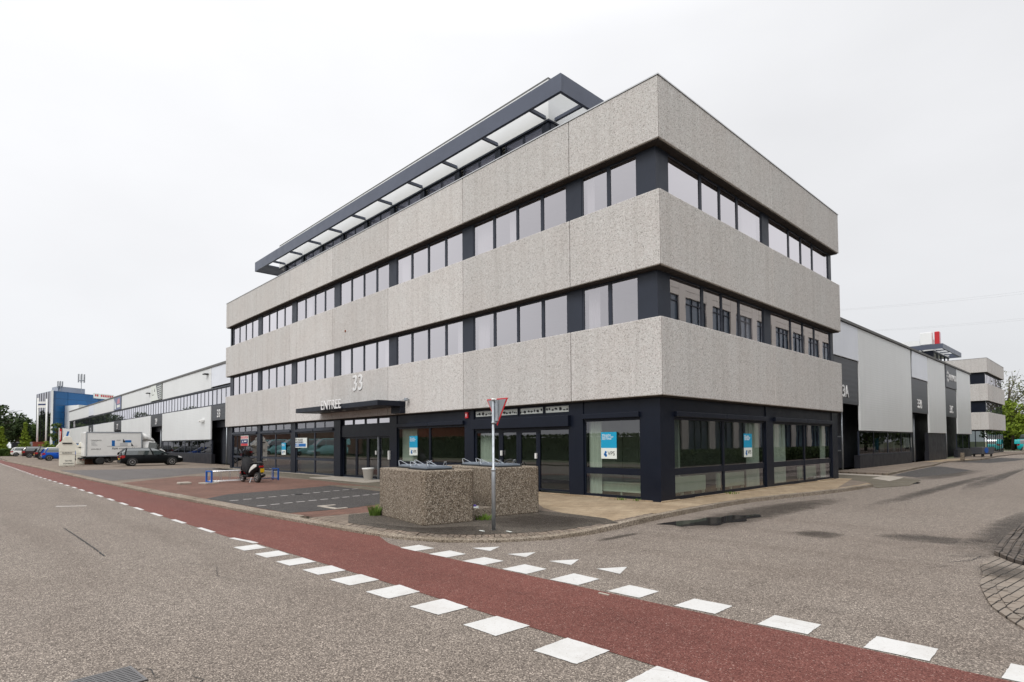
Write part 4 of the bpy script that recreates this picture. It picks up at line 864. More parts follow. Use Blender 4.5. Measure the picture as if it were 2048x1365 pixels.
# side road front
bay(WR, 21.0, 25.3, '33A', 'A', 21.85, (0, 1, 0), None); bay(WR, 37.85, 43.2, '33B', 'B', 39.6, (0, 1, 0), None); bay(WR, 49.85, 54.95, '33C', 'C', 51.6, (0, 1, 0), None)
clad_panel(WR, 14.75, 20.95, 0.0, 6.4, 'anthracite'); clad_panel(WR, 14.75, 20.95, 6.45, 8.4)
clad_panel(WR, 25.35, 37.75, 2.27, 8.43); clad_panel(WR, 43.25, 49.75, 2.27, 8.43); clad_panel(WR, 55.0, 62.1, 2.27, 8.43)
for a, c in ((25.35, 37.75), (43.25, 49.75), (55.0, 62.1)):
    MB(WR).box(a, c, 0.08, 0.4, 0.0, 0.78).build('low_wall', 'anthracite', ware)
window(ware, WR, 25.4, 37.7, 0.79, 2.24, [(31.6, 0.18), (28.4, 0.05), (35, 0.05)], 'glass_dark', 0.12, name='workshop_window')
MB(WR).box(43.25, 49.75, 0.10, 0.35, 0.785, 2.26).build('low_wall', 'anthracite', ware)
window(ware, WR, 55.05, 61.2, 0.0+0.79, 2.24, [(58.0, 0.1)], 'glass_dark', 0.12, name='workshop_window')
clad_panel(WR, 21.0, 25.3, 6.42, 8.43, 'clad_pale', name='sign_panel')
clad_panel(WR, 38.25, 43.15, 6.42, 8.43, 'clad_pale', name='sign_panel')
MB(WR).box(37.8, 38.2, 0.06, 0.2, 6.40, 8.44).build('dark_reveal', 'black', ware)
MB(WR).box(49.8, 50.1, 0.06, 0.2, 6.40, 8.44).build('dark_reveal', 'black', ware)
sg = MB(WR).box(50.15, 54.9, -0.02, 0.12, 6.42, 8.43, bev=0.02).build('sign_panel', 'clad_sign_grey', ware, 'dark grey sign panel with a white emblem and lettering')
text('lettering', 'BLACKWOOD', (-2.265, 51.55, 7.15), (0, 1, 0), 0.78, 'letter', sg, 0.02, xs=0.62)
b = MB(WR)
for k in range(8):
    a = math.pi*2*k/8; b.lathe([(0.11, -0.035), (0.11, -0.021)], (50.95+0.33*math.cos(a), 7.42+0.42*math.sin(a)), 10, axis='y')
b.build('emblem', 'letter', sg)
MB(WR).box(14.7, 62.15, -0.03, 0.10, 8.431, 8.50).build('eaves_trim', 'anthracite', ware)
# meter cabinets / notice boards in the bays
for u0, u1, m, l in ((21.4, 24.3, 'frame', 'row of grey letterboxes in the recess of bay 33A'), (38.4, 40.9, 'paper', 'row of four white notices in the recess of bay 33B'), (50.3, 52.2, 'letter_grey', 'pale grey notice board in the recess of bay 33C')):
    o = thing('notice_board', l, 'letterboxes' if m == 'frame' else 'notices', WR(u0, 0.8, 1.1), world=True)
    MB(WR).box(u0, u1, 0.78, 0.82, 1.05, 1.95).build('backing', 'frame' if m != 'frame' else 'galv', o)
    b = MB(WR); n = 4
    for k in range(n): b.box(u0+(u1-u0)*k/n+0.04, u0+(u1-u0)*(k+1)/n-0.04, 0.765, 0.779, 1.12, 1.88)
    b.build('panel', m, o)
# things standing inside the workshop window
for u, hgt, m, l in ((30.0, 0.95, 'cyan', 'roll of teal cloth leaning inside the workshop window'), (31.0, 1.1, 'curtain', 'white fabric strip hanging inside the workshop window, left'), (31.4, 1.1, 'curtain', 'second white fabric strip hanging inside the workshop window'), (34.2, 1.1, 'curtain', 'grey-white curtain inside the workshop window, right half')):
    b = MB(WR)
    if m == 'cyan': b.tube([(u, 0.45, 0.85), (u+0.25, 0.5, 0.85+hgt)], 0.16, 10)
    else: 
        for k in range(5): b.box(u+0.09*k, u+0.09*k+0.07, 0.42+0.03*(k % 2), 0.47+0.03*(k % 2), 0.9, 0.9+hgt+0.2)
    b.build('cloth_roll' if m == 'cyan' else 'curtain', m, None, l, 'cloth' if m == 'cyan' else 'curtain')
o = thing('wall_lamp', 'small twin spotlight on the pale sheet wall right of bay 29', 'wall lamp', WL(48.7, -0.02, 3.9), world=True)
MB(WL).box(48.3, 49.0, -0.2, -0.001, 3.86, 3.94).build('bracket', 'white', o); b = MB(WL); b.box(48.25, 48.5, -0.3, -0.05, 3.72, 3.9, bev=0.03); b.box(48.8, 49.05, -0.3, -0.05, 3.72, 3.9, bev=0.03); b.build('lamp_head', 'white', o)
for u, z, l in ((47.2, 7.95, 'small dark camera on the pale sheet wall beside the blank sign left of the office'), (68.9, 7.7, 'small dark camera on the pale sheet wall left of the black and white sign')):
    MB(WL).box(u, u+0.6, -0.35, -0.001, z-0.05, z+0.05, bev=0.02).build('security_camera', 'anthracite', None, l, 'camera')
# the two printed signs on the upper wall
o = thing('wall_sign', 'white banner with a small drawing and a grey chequered wedge above bay 29', 'sign', WL(66, -0.02, 6.7), world=True)
MB(WL).box(63.75, 68.5, -0.04, 0.1, 6.70, 8.44, bev=0.01).build('board', 'paper', o)
MB(WL).prism([(63.8, 6.74), (65.0, 6.74), (66.1, 8.41), (63.8, 8.41)], -0.048, -0.041, axis='y').build('grey_wedge', 'clad_sign_grey', o)
b = MB(WL)
for k in range(7): b.prism([(63.9, 6.85+0.22*k), (64.8+0.12*k, 6.80+0.22*k), (64.8+0.12*k, 6.88+0.22*k), (63.9, 6.93+0.22*k)], -0.053, -0.0485, axis='y')
b.build('stripe', 'paper', o)
b = MB(WL); b.box(66.9, 67.9, -0.047, -0.041, 7.35, 7.40); b.box(67.85, 67.9, -0.0475, -0.041, 7.40, 8.0); b.prism([(66.5, 7.7), (66.9, 7.75), (66.7, 8.1)], -0.047, -0.041, axis='y'); b.build('drawing', 'black_print', o)
MB(WL).box(63.35, 63.7, 0.02, 0.12, 6.62, 8.44).build('dark_reveal', 'black', ware)
MB(WL).box(85.3, 85.6, 0.02, 0.12, 6.62, 8.44).build('dark_reveal', 'black', ware)
MB(WL).box(113.0, 113.14, 0.02, 0.12, 6.62, 8.44).build('dark_reveal', 'black', ware)
o = thing('wall_sign', 'blue-grey banner with pale figure and pink patches above bay 27', 'sign', WL(88, -0.02, 6.7), world=True)
MB(WL).box(85.65, 90.5, -0.04, 0.1, 6.66, 8.44, bev=0.01).build('board', plain('blue_grey_print', (0.16, 0.19, 0.30), 0.5), o)
b = MB(WL); b.prism([(89.9, 6.8), (89.0, 6.8), (89.3, 7.6), (90.1, 8.1)], -0.047, -0.041, axis='y'); b.box(86.2, 88.3, -0.047, -0.041, 6.95, 7.3); b.build('pale_print', 'paper', o)
MB(WL).prism([(86.3, 7.5), (88.4, 7.45), (87.8, 8.1), (86.5, 8.2)], -0.047, -0.041, axis='y').build('pink_print', plain('pink_print', (0.55, 0.25, 0.30), 0.5), o)

# ------------------------------------------------------------------ the twin office block down the side road
twin = thing('office_building', 'second concrete banded office block at the far end of the side road', 'office building', (-2.8, 77.5, 0), world=True)
TS = lambda u, i, z: (-2.8-u, 77.5+i, z)
TE = lambda u, i, z: (-2.8-i, 77.5+u, z)
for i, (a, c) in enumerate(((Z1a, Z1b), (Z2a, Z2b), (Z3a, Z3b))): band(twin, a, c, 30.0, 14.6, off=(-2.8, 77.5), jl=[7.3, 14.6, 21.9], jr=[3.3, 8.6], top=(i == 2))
for z0, z1 in ((Z1b, Z2a), (Z2b, Z3a)):
    b = MB(lambda x, y, z: (-2.8+x, 77.5+y, z)); b.prism([(-0.30, 0.30), (-2.3, 0.29), (-2.3, 0.5), (-0.5, 0.5), (-0.5, 0.9), (-0.29, 0.9)], z0-0.03, z1-0.038); b.build('corner_panel', 'navy', twin)
    window(twin, TS, 2.31, 6.6, z0+0.02, z1-0.038, [(3.9, 0.1)], 'glass_up', IN)
    MB(TS).box(6.605, 7.3, IN-0.01, IN+0.2, z0-0.03, z1-0.038).build('pillar', 'navy', twin)
    window(twin, TS, 7.31, 13.9, z0+0.02, z1-0.038, [(9.5, 0.1), (11.7, 0.1)], 'glass_up', IN)
    for k in range(6):
        window(twin, TE, 0.91+2.2*k, 0.90+2.2*(k+1), z0+0.02, z1-0.038, [(0.905+2.2*k+1.1, 0.1)], 'glass_up', IN)
    MB(TE).box(14.12, 14.3, IN, IN+0.2, z0-0.03, z1-0.038).build('pillar', 'navy', twin)
    b = MB(); b.box(-28.5, -6.8, 81.5, 88.5, z0-0.5, z1+0.3); b.build('interior_wall', 'plaster', twin)
    curtain(TS, 2.5, 3.7, z0, z1, IN+0.2, 'white curtain in the far office block, %s floor' % ('middle' if z0 < 6 else 'top'), 'curtains in the far office block')
b = MB(); b.box(-32.5, -5.2, 77.8, 79.5, 0.0, 2.92); b.box(-5.19, -3.1, 78.2, 91.8, 0.0, 0.2); b.build('ground_floor_wall', 'navy', twin)
for k in range(4):
    window(twin, TE, 0.6+3.4*k, 0.58+3.4*(k+1), 0.05, 2.9, [(0.6+3.4*k+1.7, 0.08)], 'glass_low', G, t=0.08, fm='navy', name='shop_window')
window(twin, TS, 0.5, 2.4, 0.05, 2.9, [(1.4, 0.08)], 'glass_dark', G, t=0.08, fm='navy', name='shop_window')
b = MB(); b.box(-30, -6.5, 80, 90, 0.02, 2.9); b.build('interior_wall', 'anthracite', twin)
b = MB()
b.box(-26.0, -7.45, 79.4, 79.55, 13.72, 14.36); b.box(-7.6, -7.45, 79.552, 92.0, 13.72, 14.36); b.box(-26.0, -7.602, 91.85, 92.0, 13.72, 14.36)
for k in range(4): y = 82+2.7*k; b.box(-8.7, -7.602, y, y+0.12, 13.74, 13.86)
for k in range(6): x = -10-2.7*k; b.box(x, x+0.12, 79.552, 80.6, 13.74, 13.86)
b.build('sun_shade_frame', 'slate', twin)
b = MB(); b.box(-26.0, -8.75, 80.62, 80.75, 11.4, 13.7); b.box(-26, -16.0, 86.0, 90.8, 11.4, 13.6)
for k in range(5): y = 81+2.4*k; b.box(-8.9, -8.75, y, y+0.18, 11.4, 13.7)
b.box(-8.92, -8.73, 80.76, 91, 13.5, 13.69); b.build('penthouse_frame', 'navy', twin)
b = MB(); b.box(-26.0, -8.7, 80.6, 90.9, 13.71, 15.2); b.build('penthouse_wall', 'white_wall', twin)
o = thing('roof_sign', 'white and red upright sign box on the roof of the far office block', 'roof sign', (-9.2, 81, 15.2), world=True)
MB().box(-10.1, -8.75, 80.2, 81.0, 14.5, 16.15, bev=0.05).build('white_box', 'white_wall', o)
MB().box(-8.45, -7.9, 80.0, 80.8, 14.38, 16.1, bev=0.08).build('red_box', 'red', o); MB().box(-7.9, -7.87, 80.1, 80.7, 14.5, 15.95, bev=0.01).build('pale_face', plain('pink_face', (0.7, 0.45, 0.5), 0.4), o)

# ------------------------------------------------------------------ blue glass office at the far left
def facade_mat(name, c, refl, pitch_h, pitch_v, line):
    b = NB(name)
    s = b.n('ShaderNodeSeparateXYZ', {0: b.tc.outputs['Object']})
    hz = b.ramp(b.math('FRACT', b.math('MULTIPLY', s.outputs[2], 1.0/pitch_v)), [(0.0, 1.0), (0.06, 1.0), (0.09, 0.0)], 'LINEAR')
    vt = b.ramp(b.math('FRACT', b.math('MULTIPLY', b.math('ADD', s.outputs[0], s.outputs[1]), 1.0/pitch_h)), [(0.0, 1.0), (0.05, 1.0), (0.08, 0.0)])
    k = b.math('MAXIMUM', hz, vt)
    v = b.n('ShaderNodeTexVoronoi', {0: b.tc.outputs['Object'], 'Scale': 0.45}); sc = b.n('ShaderNodeSeparateColor', {0: v.outputs['Color']})
    cc = b.mix(b.math('MULTIPLY', sc.outputs[0], 0.5), c, tuple(x*0.5 for x in c))
    b.base(b.mix(k, cc, line)); b.rough(0.08); b.p.inputs['Specular IOR Level'].default_value = refl; return b.m
MT['blue_glass'] = facade_mat('blue_curtain_wall', (0.006, 0.105, 0.29), 0.45, 1.9, 1.75, (0.004, 0.055, 0.15))
MT['mirror_glass'] = glass('mirror_curtain_wall', 0.30, (0.08, 0.09, 0.10), 0.03)
bo = thing('office_building', 'tall blue glass office block behind the warehouse, far left', 'office building', (-182, 3.5, 0), world=True)
P0, P1, P2 = Vector((-182, 3.5)), Vector((-192.4, 16.0)), Vector((-197.7, 1.6)); P3 = P2+(P1-P0)
dB = (P1-P0).normalized(); nB = Vector((dB.y, -dB.x))
if nB.dot(Vector((8.5, -13.7))-P0) < 0: nB = -nB
Pm = P0+dB*4.6
def body(p0, p1, p2, p3, z0, z1, m, name):
    b = MB(); b.prism([tuple(p0), tuple(p1), tuple(p3), tuple(p2)], z0, z1); return b.build(name, m, bo)
body(P0, Pm, P2, P2+dB*4.6, 0, 16.0, 'blue_glass', 'glass_tower')
body(Pm+nB*0.05, P1+dB*4+nB*0.05, P2+dB*4.6, P3+dB*4, 12.4, 15.95, 'blue_glass', 'glass_bridge')
b = MB(); q = P0+nB*0.12; d2 = (P2-P0).normalized(); n2 = Vector((d2.y, -d2.x)); n2 = n2 if n2.dot(Vector((8.5, -13.7))-P0) > 0 else -n2
a_, c_ = P0+n2*0.1+d2*0.3, P2+n2*0.1
b.face([(*a_, 0.2), (*c_, 0.2), (*c_, 15.9), (*a_, 15.9)]); b.build('mirror_front', 'mirror_glass', bo)
b = MB()
for k in range(7):
    p = P0+n2*0.14+d2*(0.4+2.5*k); b.tube([(p.x, p.y, 0.2), (p.x, p.y, 15.9)], 0.05, 4)
b.build('mullion', 'anthracite', bo)
b = MB(); p = P0+n2*0.1+nB*0.1; b.box(p.x-0.22, p.x+0.22, p.y-0.22, p.y+0.22, 0, 16.1); b.build('corner_column', 'white_wall', bo)
m1, m2 = P0+dB*2.5, P0+dB*14; b = MB(); 
b.prism([tuple(m1+d2*3), tuple(m1+dB*8.5+d2*3), tuple(m1+dB*8.5+d2*9), tuple(m1+d2*9)], 16.0, 17.6); b.build('roof_plant', plain('roof_plant_grey', (0.38, 0.41, 0.47), 0.6), bo)
gb = thing('building', 'white gabled building wing below the blue glass bridge', 'building', (-160, 20, 0), world=True)
b = MB(); g0 = Vector((-178, 11.5)); b.prism([(-178, 8.6), (-190, 24), (-206, 16), (-190, 4.5)], 0.0, 12.3); b.build('wall', 'white_wall', gb)
for x, y, zt_, sc_, l in ((-186.5, 5.5, 16.0, 1.0, 'smaller antenna mast on the left of the blue office roof'), (-190.0, 10.5, 17.6, 1.35, 'larger antenna mast on the roof box of the blue office')):
    o = thing('antenna', l, 'antenna', (x, y, zt_))
    b = MB(); b.tube([(0, 0, -1.5), (0, 0, 3.0*sc_)], 0.09, 6); b.build('mast', 'galv', o)
    b = MB()
    for k in range(6): a = k*1.05; b.box(math.cos(a)*0.55*sc_-0.12, math.cos(a)*0.55*sc_+0.12, math.sin(a)*0.55*sc_-0.12, math.sin(a)*0.55*sc_+0.12, 1.2*sc_, 2.9*sc_)
    b.build('panel', 'letter_grey', o)
    b = MB(); b.lathe([(0.6*sc_, 1.6*sc_), (0.6*sc_, 1.7*sc_)], (0, 0), 10); b.build('ring', 'galv', o)
o = thing('roof_sign', 'white rooftop board with red lettering on the right end of the blue office', 'roof sign', (-190, 14, 15.9))
pa, pb = P0+dB*12.6+nB*0.3, P0+dB*19.6+nB*0.3
ob = Vector((-190, 14)); b = MB(); b.prism([tuple(pa-ob), tuple(pb-ob), tuple(pb-nB*0.3-ob), tuple(pa-nB*0.3-ob)], -0.9, 0.5); b.build('board', 'paper', o)
b = MB()
for k in range(10):
    if k == 2: continue
    s0 = pa+dB*(0.4+0.65*k)+nB*0.03-ob; s1 = s0+dB*0.42; b.prism([tuple(s0), tuple(s1), tuple(s1-nB*0.02), tuple(s0-nB*0.02)], -0.35, 0.25)
b.build('lettering', 'red', o)
o = thing('mast_sign', 'pair of tall white poles with a white crossboard before the blue office', 'sign', (-160, -1.0, 0))
b = MB(); b.tube([(0, 0, 0), (0, 0, 12.5)], 0.16, 8); b.build('pole', 'white', o); b = MB(); b.tube([(1.6, 1.4, 0), (1.6, 1.4, 12.3)], 0.16, 8); b.build('pole', 'white', o)
b = MB(); b.prism([(-0.1, -0.15), (1.7, 1.25), (1.65, 1.33), (-0.15, -0.07)], 10.3, 11.7); b.build('board', 'white', o); b = MB(); b.prism([(-0.1, -0.2), (1.7, 1.2), (1.69, 1.21), (-0.11, -0.19)], 10.9, 11.2); b.build('print', 'navy_print', o)

# ------------------------------------------------------------------ buildings across the roads: out of frame, seen only mirrored in the windows
MT['cream'] = plain('cream_facade_panel', (0.56, 0.525, 0.47), 0.8, vary=0.04)
ob_ = thing('office_building', 'cream panelled office block across the side road with dark gridded windows', 'office building', (17, 12, 0), world=True)
b = MB(); b.box(17.3, 30, 12, 84, 0, 18.8); b.build('body', 'cream', ob_)
b = MB()
for k in range(1, 5):
    z = 3.6*k; b.box(17.0, 17.29, 12.0, 84, z-0.02, z+0.52); b.box(17.0, 17.29, 12.0, 84, z+0.55, z+1.1)
b.box(17.0, 17.29, 12, 84, 18.0, 19.0)
for k in range(16): y = 12+4.8*k; b.box(16.98, 17.288, y, y+1.1, 0, 18.4)
b.build('panel', 'cream', ob_)
b = MB()
for r in range(5):
    for k in range(15):
        y = 13.1+4.8*k; z0 = 0.9 if r == 0 else 3.6*r+1.15; b.face([(17.2, y, z0), (17.2, y+3.7, z0), (17.2, y+3.7, 3.6*(r+1)-0.02), (17.2, y, 3.6*(r+1)-0.02)])
b.build('pane', plain('blue_grey_panes', (0.085, 0.115, 0.145), 0.1), ob_)
b = MB()
for r in range(5):
    for k in range(15):
        y = 13.1+4.8*k; z0 = 0.9 if r == 0 else 3.6*r+1.15; z1 = 3.6*(r+1)-0.02
        for j in (0.0, 1.25, 2.45, 3.62): b.box(17.1, 17.19, y+j, y+j+0.08, z0, z1)
        b.box(17.1, 17.188, y+0.08, y+3.62, z1-0.55, z1-0.48)
b.build('window_frame', 'frame', ob_)
rb = thing('building', 'low red brick building across the main road', 'building', (-80, -36, 0), world=True)
b = MB(); b.box(-150, -62, -46, -34, 0, 4.2); b.build('wall', brick_mat('red_brick_wall', (0.30, 0.09, 0.05), (0.22, 0.07, 0.04), (0.2, 0.17, 0.14)), rb)
b = MB(); b.box(-150.2, -61.8, -46.2, -33.8, 4.2, 4.5); b.build('roof', 'roof', rb)
# ------------------------------------------------------------------ concrete bins with steel hatches
def rrect(x0, x1, y0, y1, r, n=4):
    P = []
    for cx, cy, a0 in ((x1-r, y1-r, 0), (x0+r, y1-r, 90), (x0+r, y0+r, 180), (x1-r, y0+r, 270)):
        for k in range(n+1): a = R(a0+90*k/n); P.append((cx+r*math.cos(a), cy+r*math.sin(a)))
    return P
def concrete_bin(loc, rz, L_, W_, label, hatches, xtra=0.0):
    o = thing('concrete_bin', label, 'concrete bin', loc, rz, 'gravel concrete bins on the corner island')
    b = MB(); b.prism(rrect(-L_, 0, 0, W_, 0.10), 0.0, 1.10, bev=0.03); b.build('body', 'gravel_concrete', o)
    for hx, hy in hatches:
        b = MB(); b.box(hx-0.40, hx+0.40, hy-0.30, hy+0.30, 1.125, 1.165, bev=0.008); b.box(hx-0.36, hx+0.36, hy-0.26, hy+0.26, 1.165, 1.178, bev=0.004); h = b.build('hatch', 'lid', o)
        for s in (-1, 1):
            for t in (-1, 1):
                b = MB(); x = hx+s*0.36; y = hy+t*0.20; b.tube([(x, y-0.10, 1.16), (x+s*0.05, y-0.09, 1.26), (x+s*0.05, y-0.05, 1.265), (x-s*0.13, y+0.06, 1.17)], 0.008, 6); b.build('bracket', 'galv', h)
        b = MB(); b.box(hx-0.43, hx+0.43, hy-0.33, hy+0.33, 1.10, 1.124); b.build('hatch_rim', 'black', h)
    return o
concrete_bin((-1.16, -6.98, 0.0), R(-9), 2.35, 1.22, 'nearer gravel-faced concrete bin with two flat steel hatches', [(-1.62, 0.66), (-0.68, 0.52)])
concrete_bin((-1.24, -5.05, 0.0), R(-8), 2.30, 1.36, 'farther gravel-faced concrete bin, right behind the road sign pole', [(-1.45, 0.62), (-0.50, 0.55)])
MB().prism(rrect(-1.75, -1.17, -5.72, -5.10, 0.04), 0.0, 0.24, bev=0.02).build('concrete_block', 'gravel_concrete', None, 'low gravel-faced concrete step between the two concrete bins', 'step')
b = MB(); b.loft([[(-1.5+0.05*k, -5.55, 0.245+0.02*math.sin(k)), (-1.5+0.05*k+0.02, -5.47, 0.25+0.015*math.cos(k*2)), (-1.5+0.05*k, -5.45, 0.27+0.02*math.sin(k*1.7))] for k in range(6)], smooth=False)
b.build('litter', 'paper', None, 'crumpled white wrapper lying on the step between the concrete bins', 'litter')
MB().box(-1.42, -1.35, -5.5, -5.42, 0.26, 0.30, bev=0.01).build('litter', plain('purple_wrapper', (0.12, 0.08, 0.4), 0.5), None, 'small purple wrapper on the step between the concrete bins', 'litter')
for x, y, l in ((0.20, -6.60, 'scrap of paper left of the sign pole foot'), (0.62, -6.30, 'small white scrap on the island right of the sign pole')):
    b = MB(); b.prism([(x-0.07, y-0.01), (x+0.06, y-0.025), (x+0.08, y+0.01), (x-0.04, y+0.02)], 0.013, 0.02); b.build('litter', 'paper', None, l, 'litter')
b = MB(); b.tube([(-1.42, -4.15, 1.12), (-1.36, -4.22, 1.22), (-1.40, -4.32, 1.27), (-1.50, -4.38, 1.24)], 0.02, 6); b.tube([(-1.50, -4.38, 1.24), (-1.58, -4.40, 1.12)], 0.02, 6); b.tube([(-1.42, -4.00, 1.11), (-1.38, -3.92, 1.2), (-1.36, -3.86, 1.12)], 0.018, 6)
b.build('hose', 'black', None, 'black rubber hose end on top of the farther concrete bin', 'hose')
MT['leaf_grass'] = plain('grass_blades', (0.10, 0.17, 0.02), 0.7, vary=0.3, scale=9)
def tuft(x, y, z, n, h, sp, label):
    b = MB()
    for k in range(n):
        a = rnd.uniform(0, 6.28); r = rnd.uniform(0, sp); px, py = x+r*math.cos(a), y+r*math.sin(a); hh = h*rnd.uniform(0.5, 1.1); lx, ly = math.cos(a)*hh*0.5, math.sin(a)*hh*0.5; w_ = 0.012
        b.face([(px-w_, py, z), (px+w_, py, z), (px+lx*0.4+w_*.7, py+ly*.4, z+hh*0.7), (px+lx*0.4-w_*.7, py+ly*.4, z+hh*0.7)])
        b.face([(px+lx*0.4-w_*.7, py+ly*.4, z+hh*0.7), (px+lx*0.4+w_*.7, py+ly*.4, z+hh*0.7), (px+lx, py+ly, z+hh)])
    b.build('grass_tuft', 'leaf_grass', None, label, 'grass', recalc=False)
tuft(-3.42, -6.72, 0.0, 150, 0.26, 0.13, 'bright green grass tuft at the left foot of the nearer concrete bin')
tuft(-1.02, -5.5, 0.0, 70, 0.14, 0.16, 'small green weeds at the foot of the step between the bins')
tuft(-1.45, 0.13, 0.0, 26, 0.07, 0.25, 'weeds at the plinth below the corner shop window')
tuft(-0.95, 0.12, 0.0, 14, 0.09, 0.1, 'weed at the dark corner column foot')
tuft(-0.15, 4.0, 0.0, 40, 0.08, 0.3, 'weeds along the edging below the side facade')
# ------------------------------------------------------------------ road sign seen from behind
o = thing('traffic_sign', 'back of a triangular give way sign with red rim on a galvanised pole', 'road sign', (0.28, -6.37, 0.0))
b = MB(); b.lathe([(0.038, 0.0), (0.038, 1.14), (0.034, 1.155), (0.024, 1.165), (0.024, 2.50)], (0, 0), 16); b.build('pole', 'galv', o)
b = MB(); b.lathe([(0.042, 1.12), (0.042, 1.17)], (0, 0), 16); b.build('clamp', 'blue_paint' if False else 'galv', o)
S = 0.60; hgt = S*0.866; cx = 0.05; zt = 2.50; yb = 0.055
tri = lambda s, e: [(cx-s/2, zt-e), (cx+s/2, zt-e), (cx, zt-e-s*0.866)]
b = MB(); b.prism(tri(S, 0), yb, yb+0.012, bev=0.004, axis='y'); b.build('rim', 'red', o)
b = MB(); b.prism(tri(S-0.085, 0.024), yb-0.006, yb-0.0005, axis='y'); b.build('back_plate', plain('grey_sign_back', (0.28, 0.30, 0.32), 0.5, 0.3), o)
b = MB(); b.prism(tri(S-0.17, 0.055), yb+0.0125, yb+0.016, axis='y'); b.build('face', 'white', o)
b = MB(); b.box(cx-0.05, cx+0.05, yb-0.03, yb-0.007, zt-0.43, zt-0.03); b.build('channel', 'galv', o)
for z in (zt-0.015, zt-0.46):
    b = MB(); b.lathe([(0.034, z-0.02), (0.034, z+0.02)], (0, 0), 14); b.box(-0.02, 0.05, 0.02, yb-0.007, z-0.018, z+0.018); b.build('bracket', 'white' if z > 2.4 else 'galv', o)
# ------------------------------------------------------------------ bicycle rack
o = thing('bicycle_rack', 'low steel bicycle rack with bright blue end posts', 'bicycle rack', (-18.55, -5.92, 0), R(97))
for xx in (0.0, 3.0):
    b = MB()
    b.box(xx-0.03, xx+0.03, -0.28, -0.22, 0.0, 0.55); b.box(xx-0.03, xx+0.03, 0.22, 0.28, 0.0, 0.55); b.box(xx-0.031, xx+0.031, -0.22, 0.22, 0.50, 0.552); b.box(xx-0.029, xx+0.029, -0.22, 0.22, 0.06, 0.11)
    b.build('end_post', 'blue_paint', o)
for yy, zz in ((-0.25, 0.52), (0.25, 0.52), (-0.25, 0.09), (0.25, 0.09)):
    b = MB(); b.tube([(0.03, yy, zz), (2.97, yy, zz)], 0.016, 8); b.build('rail', 'chrome', o)
for k in range(7):
    b = MB(); x = 0.35+0.385*k
    b.tube([(x, -0.25, 0.09), (x, -0.25, 0.50), (x, -0.1, 0.54)], 0.010, 6); b.tube([(x+0.06, -0.25, 0.09), (x+0.06, -0.25, 0.50), (x+0.06, -0.1, 0.54)], 0.010, 6); b.build('wheel_holder', 'chrome', o)
b = MB(); b.box(-0.3, 0.28, -0.35, 0.35, 0.0, 0.05, bev=0.01); b.build('foot_plate', 'slab', o)
MB().box(-19.2, -18.7, -7.0, -6.55, 0.0, 0.09, bev=0.02).build('concrete_slab', 'slab', None, 'small pale concrete block on the paving left of the bicycle rack', 'block')
# ------------------------------------------------------------------ scooter
MT['sc_black'] = car_paint('scooter_black', (0.012, 0.012, 0.014)); MT['sc_white'] = plain('scooter_white', (0.72, 0.72, 0.68), 0.3); MT['yellow'] = plain('yellow_plate', (0.75, 0.48, 0.01), 0.4)
MT['lamp_red'] = plain('red_lamp_glass', (0.35, 0.010, 0.012), 0.15, coat=0.6); MT['grey_fabric'] = plain('dark_leg_cover_fabric', (0.010, 0.010, 0.012), 0.8, vary=0.2, scale=8)
def ring_xz(x, w_, z0, z1, n=12, p=2.6):
    out_ = []
    for k in range(n):
        a = 2*math.pi*k/n; c_, s_ = math.cos(a), math.sin(a)
        out_.append((x, math.copysign(abs(c_)**(2/p), c_)*w_, (z0+z1)/2+math.copysign(abs(s_)**(2/p), s_)*(z1-z0)/2))
    return out_
sc = thing('scooter', 'black and white motor scooter with a dark leg cover parked at the bicycle rack', 'scooter', (-17.55, -4.25, 0.0), R(188))
def wheel(parent, x, y, r, wd, rim_m='chrome', spokes=5, axis='y', name='wheel'):
    b = MB()
    prof = [(r*0.62, -wd*0.5), (r*0.9, -wd*0.5), (r, -wd*0.3), (r, wd*0.3), (r*0.9, wd*0.5), (r*0.62, wd*0.5)]
    b.lathe([(p, y+h) for p, h in prof], (x, r), 24, axis='y'); t = b.build(name, 'black', parent)
    b = MB(); b.lathe([(r*0.66, y-wd*0.42), (r*0.66, y+wd*0.42)], (x, r), 20, axis='y'); b.build('rim_well', 'black', t)
    b = MB()
    for sgn in (-1, 1):
        yy = y+sgn*wd*0.46
        b.lathe([(r*0.16, yy-0.012), (r*0.16, yy+0.012)], (x, r), 10, axis='y')
        for k in range(spokes):
            a = 2*math.pi*k/spokes; ca, sa = math.cos(a), math.sin(a); q = r*0.085
            b.prism([(x+ca*r*.1-sa*q, r+sa*r*.1+ca*q), (x+ca*r*.63-sa*q*1.1, r+sa*r*.63+ca*q*1.1), (x+ca*r*.63+sa*q*1.1, r+sa*r*.63-ca*q*1.1), (x+ca*r*.1+sa*q, r+sa*r*.1-ca*q)], yy-0.008, yy+0.008, axis='y')
        n = 24; 
        for k in range(n):
            a, a2 = 2*math.pi*k/n, 2*math.pi*(k+1)/n
            b.prism([(x+math.cos(a)*r*.58, r+math.sin(a)*r*.58), (x+math.cos(a)*r*.66, r+math.sin(a)*r*.66), (x+math.cos(a2)*r*.66, r+math.sin(a2)*r*.66), (x+math.cos(a2)*r*.58, r+math.sin(a2)*r*.58)], yy-0.01, yy+0.01, axis='y')
    b.build('rim', rim_m, t)
    return t
wheel(sc, 0.0, 0, 0.23, 0.13); wheel(sc, 1.28, 0, 0.23, 0.12)
b = MB(); b.loft([ring_xz(-0.30, 0.07, 0.72, 0.80), ring_xz(-0.18, 0.15, 0.55, 0.84), ring_xz(0.05, 0.19, 0.45, 0.86), ring_xz(0.30, 0.18, 0.34, 0.80), ring_xz(0.52, 0.15, 0.26, 0.62), ring_xz(0.60, 0.10, 0.26, 0.40)]); b.build('rear_body', 'sc_black', sc)
